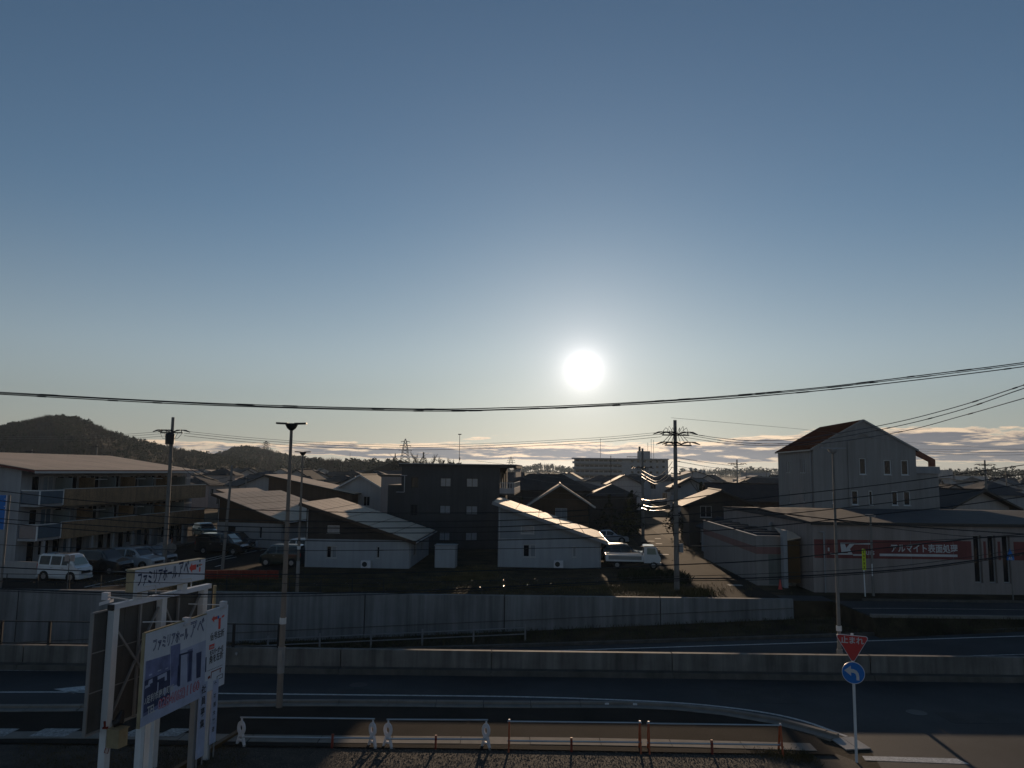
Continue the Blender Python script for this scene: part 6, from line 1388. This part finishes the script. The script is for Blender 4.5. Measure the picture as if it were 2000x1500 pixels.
def car(label, kd, colr, x, y, head, L_=4.2, W=1.7, H=1.5, z=0.004, glass='car_glass', ws=None, group='parked cars', cat='car', name='parked_car', roof_rack=False):
    """front of the car towards its own +x, heading in degrees from the world +x axis"""
    t = thing(name, label, cat, (x, y, z), R(head), group); P = PROF[kd]; belt = .58 * H; z0 = .17
    def topz(f):
        for (a, za), (b, zb) in zip(P[:-1], P[1:]):
            if a <= f <= b: return (za + (zb - za) * (f - a) / (b - a)) * H
        return P[-1][1] * H
    def wd(f): e = min(f, 1 - f); return W / 2 * (1 - .16 * max(0, 1 - e / .07) ** 2)
    def ring(f):
        zt_ = topz(f); w = wd(f); zb = min(zt_ - .03, belt); k = max(0, (zt_ - belt) / (H - belt)) if H > belt else 0
        wt = w * (.94 - .14 * max(0, k)); X = L_ / 2 - f * L_
        return [(X, w * .90, z0), (X, w, z0 + .16), (X, w * .995, zb), (X, wt, zt_ - .035), (X, wt * .86, zt_)]
    st_ = sorted({a for a, b in P} | {.06, .5, .6, .7}); mb = MB(); rows = [ring(f) for f in st_]
    full = [r_ + [(a, -b, c) for a, b, c in r_[::-1]] for r_ in rows]; n = 10
    mb.add([v for r_ in full for v in r_], [(i*n+j, i*n+(j+1)%n, (i+1)*n+(j+1)%n, (i+1)*n+j) for i in range(len(full)-1) for j in range(n)] + [tuple(range(n-1,-1,-1)), tuple((len(full)-1)*n + j for j in range(n))])
    mb.build('body', 'car_' + colr, t)
    def sp(f, s, sg, out=.010):
        r_ = ring(f); a, b = Vector(r_[2]), Vector(r_[3]); p = a.lerp(b, s); p.y += out; return Vector((p.x, p.y * sg, p.z))
    for sg in (1, -1):
        for a, b in SIDE[kd]:
            mb = MB(); m_ = 4
            for i in range(m_):
                f0, f1 = a + (b - a) * i / m_, a + (b - a) * (i + 1) / m_; mb.poly([sp(f0, .06, sg), sp(f1, .06, sg), sp(f1, .86, sg), sp(f0, .86, sg)])
            mb.build('side_window', glass, t)
    c0, c1, c2, c3 = CAB[kd]
    for nm, fa, fb in (('windscreen', c0 + .012, c1 - .015), ('rear_window', c3 - .008, c2 + .012)):
        mb = MB(); q = []
        for f in (fa, (fa + fb) / 2, fb):
            r_ = ring(f); d = .014 if nm == 'windscreen' else -.014; q.append(((r_[4][0] + d, r_[3][1] * .90, r_[4][2] + .012), (r_[4][0] + d, -r_[3][1] * .90, r_[4][2] + .012)))
        for i in range(2): mb.poly([q[i][0], q[i+1][0], q[i+1][1], q[i][1]])
        mb.build(nm, (ws or glass) if nm == 'windscreen' else glass, t)
    for fx_ in (.17, .80):
        for sg in (1, -1):
            X = L_ / 2 - fx_ * L_; r_ = .30 if H < 1.7 else .31; yy = W / 2 - .17
            mb = MB(); mb.cyl((X, sg * (yy + .155), r_), (X, sg * (yy + .176), r_), r_ + .075, r_ + .075, 16); mb.build('wheel_arch', 'tyre', t)
            mb = MB(); mb.tube([(X, sg * (yy - .03), r_), (X, sg * (yy + .17), r_), (X, sg * (yy + .19), r_)], [r_, r_, r_ * .9], 16); wh_ = mb.build('wheel', 'tyre', t)
            mb = MB(); mb.cyl((X, sg * (yy + .191), r_), (X, sg * (yy + .198), r_), r_ * .62, r_ * .5, 10); mb.build('rim', 'rim', wh_)
    for sg in (1, -1):
        f = .035; r_ = ring(f); mb = MB(); mb.obox((r_[2][0] - .05, sg * (r_[2][1] - .34), topz(.03) * .84), (.09, 0, 0), (0, sg * .32, 0), (0, 0, .13)); mb.build('headlight', 'head_lamp', t)
        r_ = ring(.985); mb = MB(); mb.obox((r_[2][0] - .06, sg * (r_[2][1] - .16), belt * .78), (.10, 0, 0), (0, sg * .15, 0), (0, 0, .30 if H > 1.6 else .16)); mb.build('tail_light', 'tail_lamp', t)
        p = sp(c1 - .06, .08, sg); mb = MB(); mb.obox((p.x, p.y, p.z), (.12, 0, 0), (0, sg * .17, 0), (0, 0, .14)); mb.build('door_mirror', 'car_' + colr, t)
        for a, b in SIDE[kd][:2]: p = sp(b - .015, -.22, sg); mb = MB(); mb.obox((p.x, p.y, p.z), (.15, 0, 0), (0, sg * .025, 0), (0, 0, .03)); mb.build('door_handle', 'rim', t)
    mb = MB(); mb.box(L_ / 2 - .03, L_ / 2 + .02, -W * .28, W * .28, .36 * H * .8, .47 * H * .8 + .03); mb.build('grille', 'ink_black', t)
    mb = MB(); mb.box(L_ / 2 - .07, L_ / 2 + .045, -W * .44, W * .44, .20, .36); mb.build('bumper', 'car_' + colr, t)
    mb = MB(); mb.box(L_ / 2 + .047, L_ / 2 + .058, -.17, .17, .26, .37); mb.build('number_plate', 'plate', t)
    mb = MB(); mb.box(-L_ / 2 - .035, -L_ / 2 + .05, -W * .44, W * .44, .22, .40); mb.build('bumper', 'car_' + colr, t)
    if roof_rack:
        for f in (.40, .60, .80): mb = MB(); X = L_ / 2 - f * L_; mb.tube([(X, -W * .40, H + .06), (X, W * .40, H + .06)], .022, 6); [mb.tube([(X, s * W * .38, H - .01), (X, s * W * .38, H + .06)], .022, 5) for s in (-1, 1)]; mb.build('roof_bar', 'dark_metal', t)
    return t
def cp(px, py, dy=.8): p = at(px, py); return p.x, p.y + dy
car('white kei van with black roof bars parked at the left', 'van', 'white', *cp(112, 1136), -12, 3.4, 1.48, 1.82, ws='car_glass_pale', roof_rack=True)
car('black off-road car beside the white van, sun glinting on its lamps', 'suv', 'black', *cp(186, 1122), -12, 4.3, 1.8, 1.8)
car('silver-grey sport utility car beside the black one', 'suv', 'silver', *cp(250, 1112), -12, 4.5, 1.8, 1.62)
car('dark grey car, farthest of the row beside the silver one', 'hatch', 'grey', *cp(282, 1103), -12, 4.2, 1.72, 1.5)
car('black minivan parked alone across the lot from the panel-roofed house', 'minivan', 'black', *cp(427, 1083), -8, 4.6, 1.75, 1.88, ws='car_glass_pale')
car('small dark car half hidden behind the black minivan', 'hatch', 'navy', *cp(448, 1073, 1.4), -8, 3.8, 1.6, 1.6)
car('blue-grey car in the shade in front of the panel-roofed house', 'hatch', 'teal', *cp(470, 1058, 1.0), -80, 3.9, 1.7, 1.6)
car('dark car with raised rear in the shade beside the blue-grey one', 'suv', 'black', *cp(512, 1058, 1.0), -75, 4.2, 1.7, 1.6)
car('pale blue car at the far end of the apartment house', 'hatch', 'teal', *cp(392, 1049, 1.0), -50, 3.9, 1.7, 1.55)
car('dark green kei car facing left beside the white-walled house', 'van', 'green', *cp(546, 1107), 174, 3.4, 1.48, 1.72, ws='car_glass_pale')
car('white kei van seen from the rear behind the dark green one', 'van', 'white', *cp(580, 1098, 1.6), 168, 3.4, 1.48, 1.85)
car('silver sedan half hidden behind the low end of the sunlit roof', 'sedan', 'silver', *cp(1190, 1060, .6), -8, 4.5, 1.72, 1.42)
car('dark hatchback with sunlight flashing on its rear corner, behind the white truck', 'suv', 'black', *cp(1216, 1098, .4), -4, 4.2, 1.72, 1.62)
# small flat-bed truck
tx, ty = cp(1239, 1112); tk = thing('truck', 'small white flat-bed truck parked at the edge of the lane', 'truck', (tx, ty, .004), R(-4), None)
mb = MB(); mb.box(-2.2, 2.0, -.45, .45, .42, .58); mb.build('chassis', 'tyre', tk)
mb = MB(); mb.box(-2.25, .82, -.82, .82, .62, .72); mb.build('bed_floor', 'car_white', tk)
for y_ in (-.82, .78):
    mb = MB(); mb.box(-2.25, .82, y_, y_ + .04, .723, 1.16); mb.build('side_board', 'car_white', tk)
    mb = MB(); yo = y_ - .012 if y_ < 0 else y_ + .043; mb.box(-2.05, .65, yo, yo + .009, .76, 1.06); mb.build('board_panel', 'metal_pale', tk)
mb = MB(); mb.box(-2.29, -2.253, -.82, .82, .66, 1.16); mb.build('tailboard', 'car_white', tk)
cabp = [(.86,.52),(2.18,.52),(2.20,.98),(2.02,1.28),(1.86,1.80),(1.72,1.90),(.95,1.92),(.86,1.84)]
mb = MB(); mb.prism([(x_, -.80, z_) for x_, z_ in cabp], (0, 1.6, 0)); mb.build('cab', 'car_white', tk)
for y_ in (-.812, .803): mb = MB(); mb.prism([(x_, y_, z_) for x_, z_ in ((1.10,1.22),(1.86,1.22),(1.76,1.72),(1.10,1.74))], (0, .009, 0)); mb.build('side_window', 'car_glass_pale', tk)
mb = MB(); mb.poly([(2.045, -.72, 1.26), (2.045, .72, 1.26), (1.885, .68, 1.77), (1.885, -.68, 1.77)]); mb.build('windscreen', 'car_glass', tk)
mb = MB(); mb.poly([(.852, -.6, 1.3), (.852, .6, 1.3), (.852, .6, 1.7), (.852, -.6, 1.7)]); mb.build('rear_window', 'car_glass', tk)
mb = MB(); mb.box(2.0, 2.26, -.78, .78, .34, .56); mb.build('bumper', 'metal_pale', tk)
for s in (-1, 1):
    for x_ in (1.62, -1.35): mb = MB(); mb.tube([(x_, s * .58, .31), (x_, s * .80, .31)], .31, 16); w_ = mb.build('wheel', 'tyre', tk); mb = MB(); mb.cyl((x_, s * .801, .31), (x_, s * .81, .31), .18, .14, 10); mb.build('rim', 'rim', w_)
    mb = MB(); mb.box(2.08, 2.14, s * .95 - .06, s * .95 + .06, 1.3, 1.62); mb.tube([(1.95, s * .79, 1.55), (2.1, s * .95, 1.6)], .015, 5); mb.build('door_mirror', 'dark_metal', tk)
    mb = MB(); mb.box(2.19, 2.23, s * .62 - .12, s * .62 + .12, .70, .86); mb.build('headlight', 'head_lamp', tk)

# ------------------------------------------------------------------ winter haze in the air
hz = MB(); hz.box(-2700, 2700, -120, 2700, -7, 66); ho = hz.build('haze', 'soil'); kind(ho, 'stuff')
hm_ = bpy.data.materials.new('haze_air'); hm_.use_nodes = True; nt = hm_.node_tree; nt.nodes.clear()
pv = nt.nodes.new('ShaderNodeVolumePrincipled'); pv.inputs['Color'].default_value = (0.66, 0.82, 1.0, 1); pv.inputs['Density'].default_value = HAZE; pv.inputs['Anisotropy'].default_value = 0.35
mo = nt.nodes.new('ShaderNodeOutputMaterial'); nt.links.new(pv.outputs[0], mo.inputs['Volume'])
ho.data.materials.clear(); ho.data.materials.append(hm_)
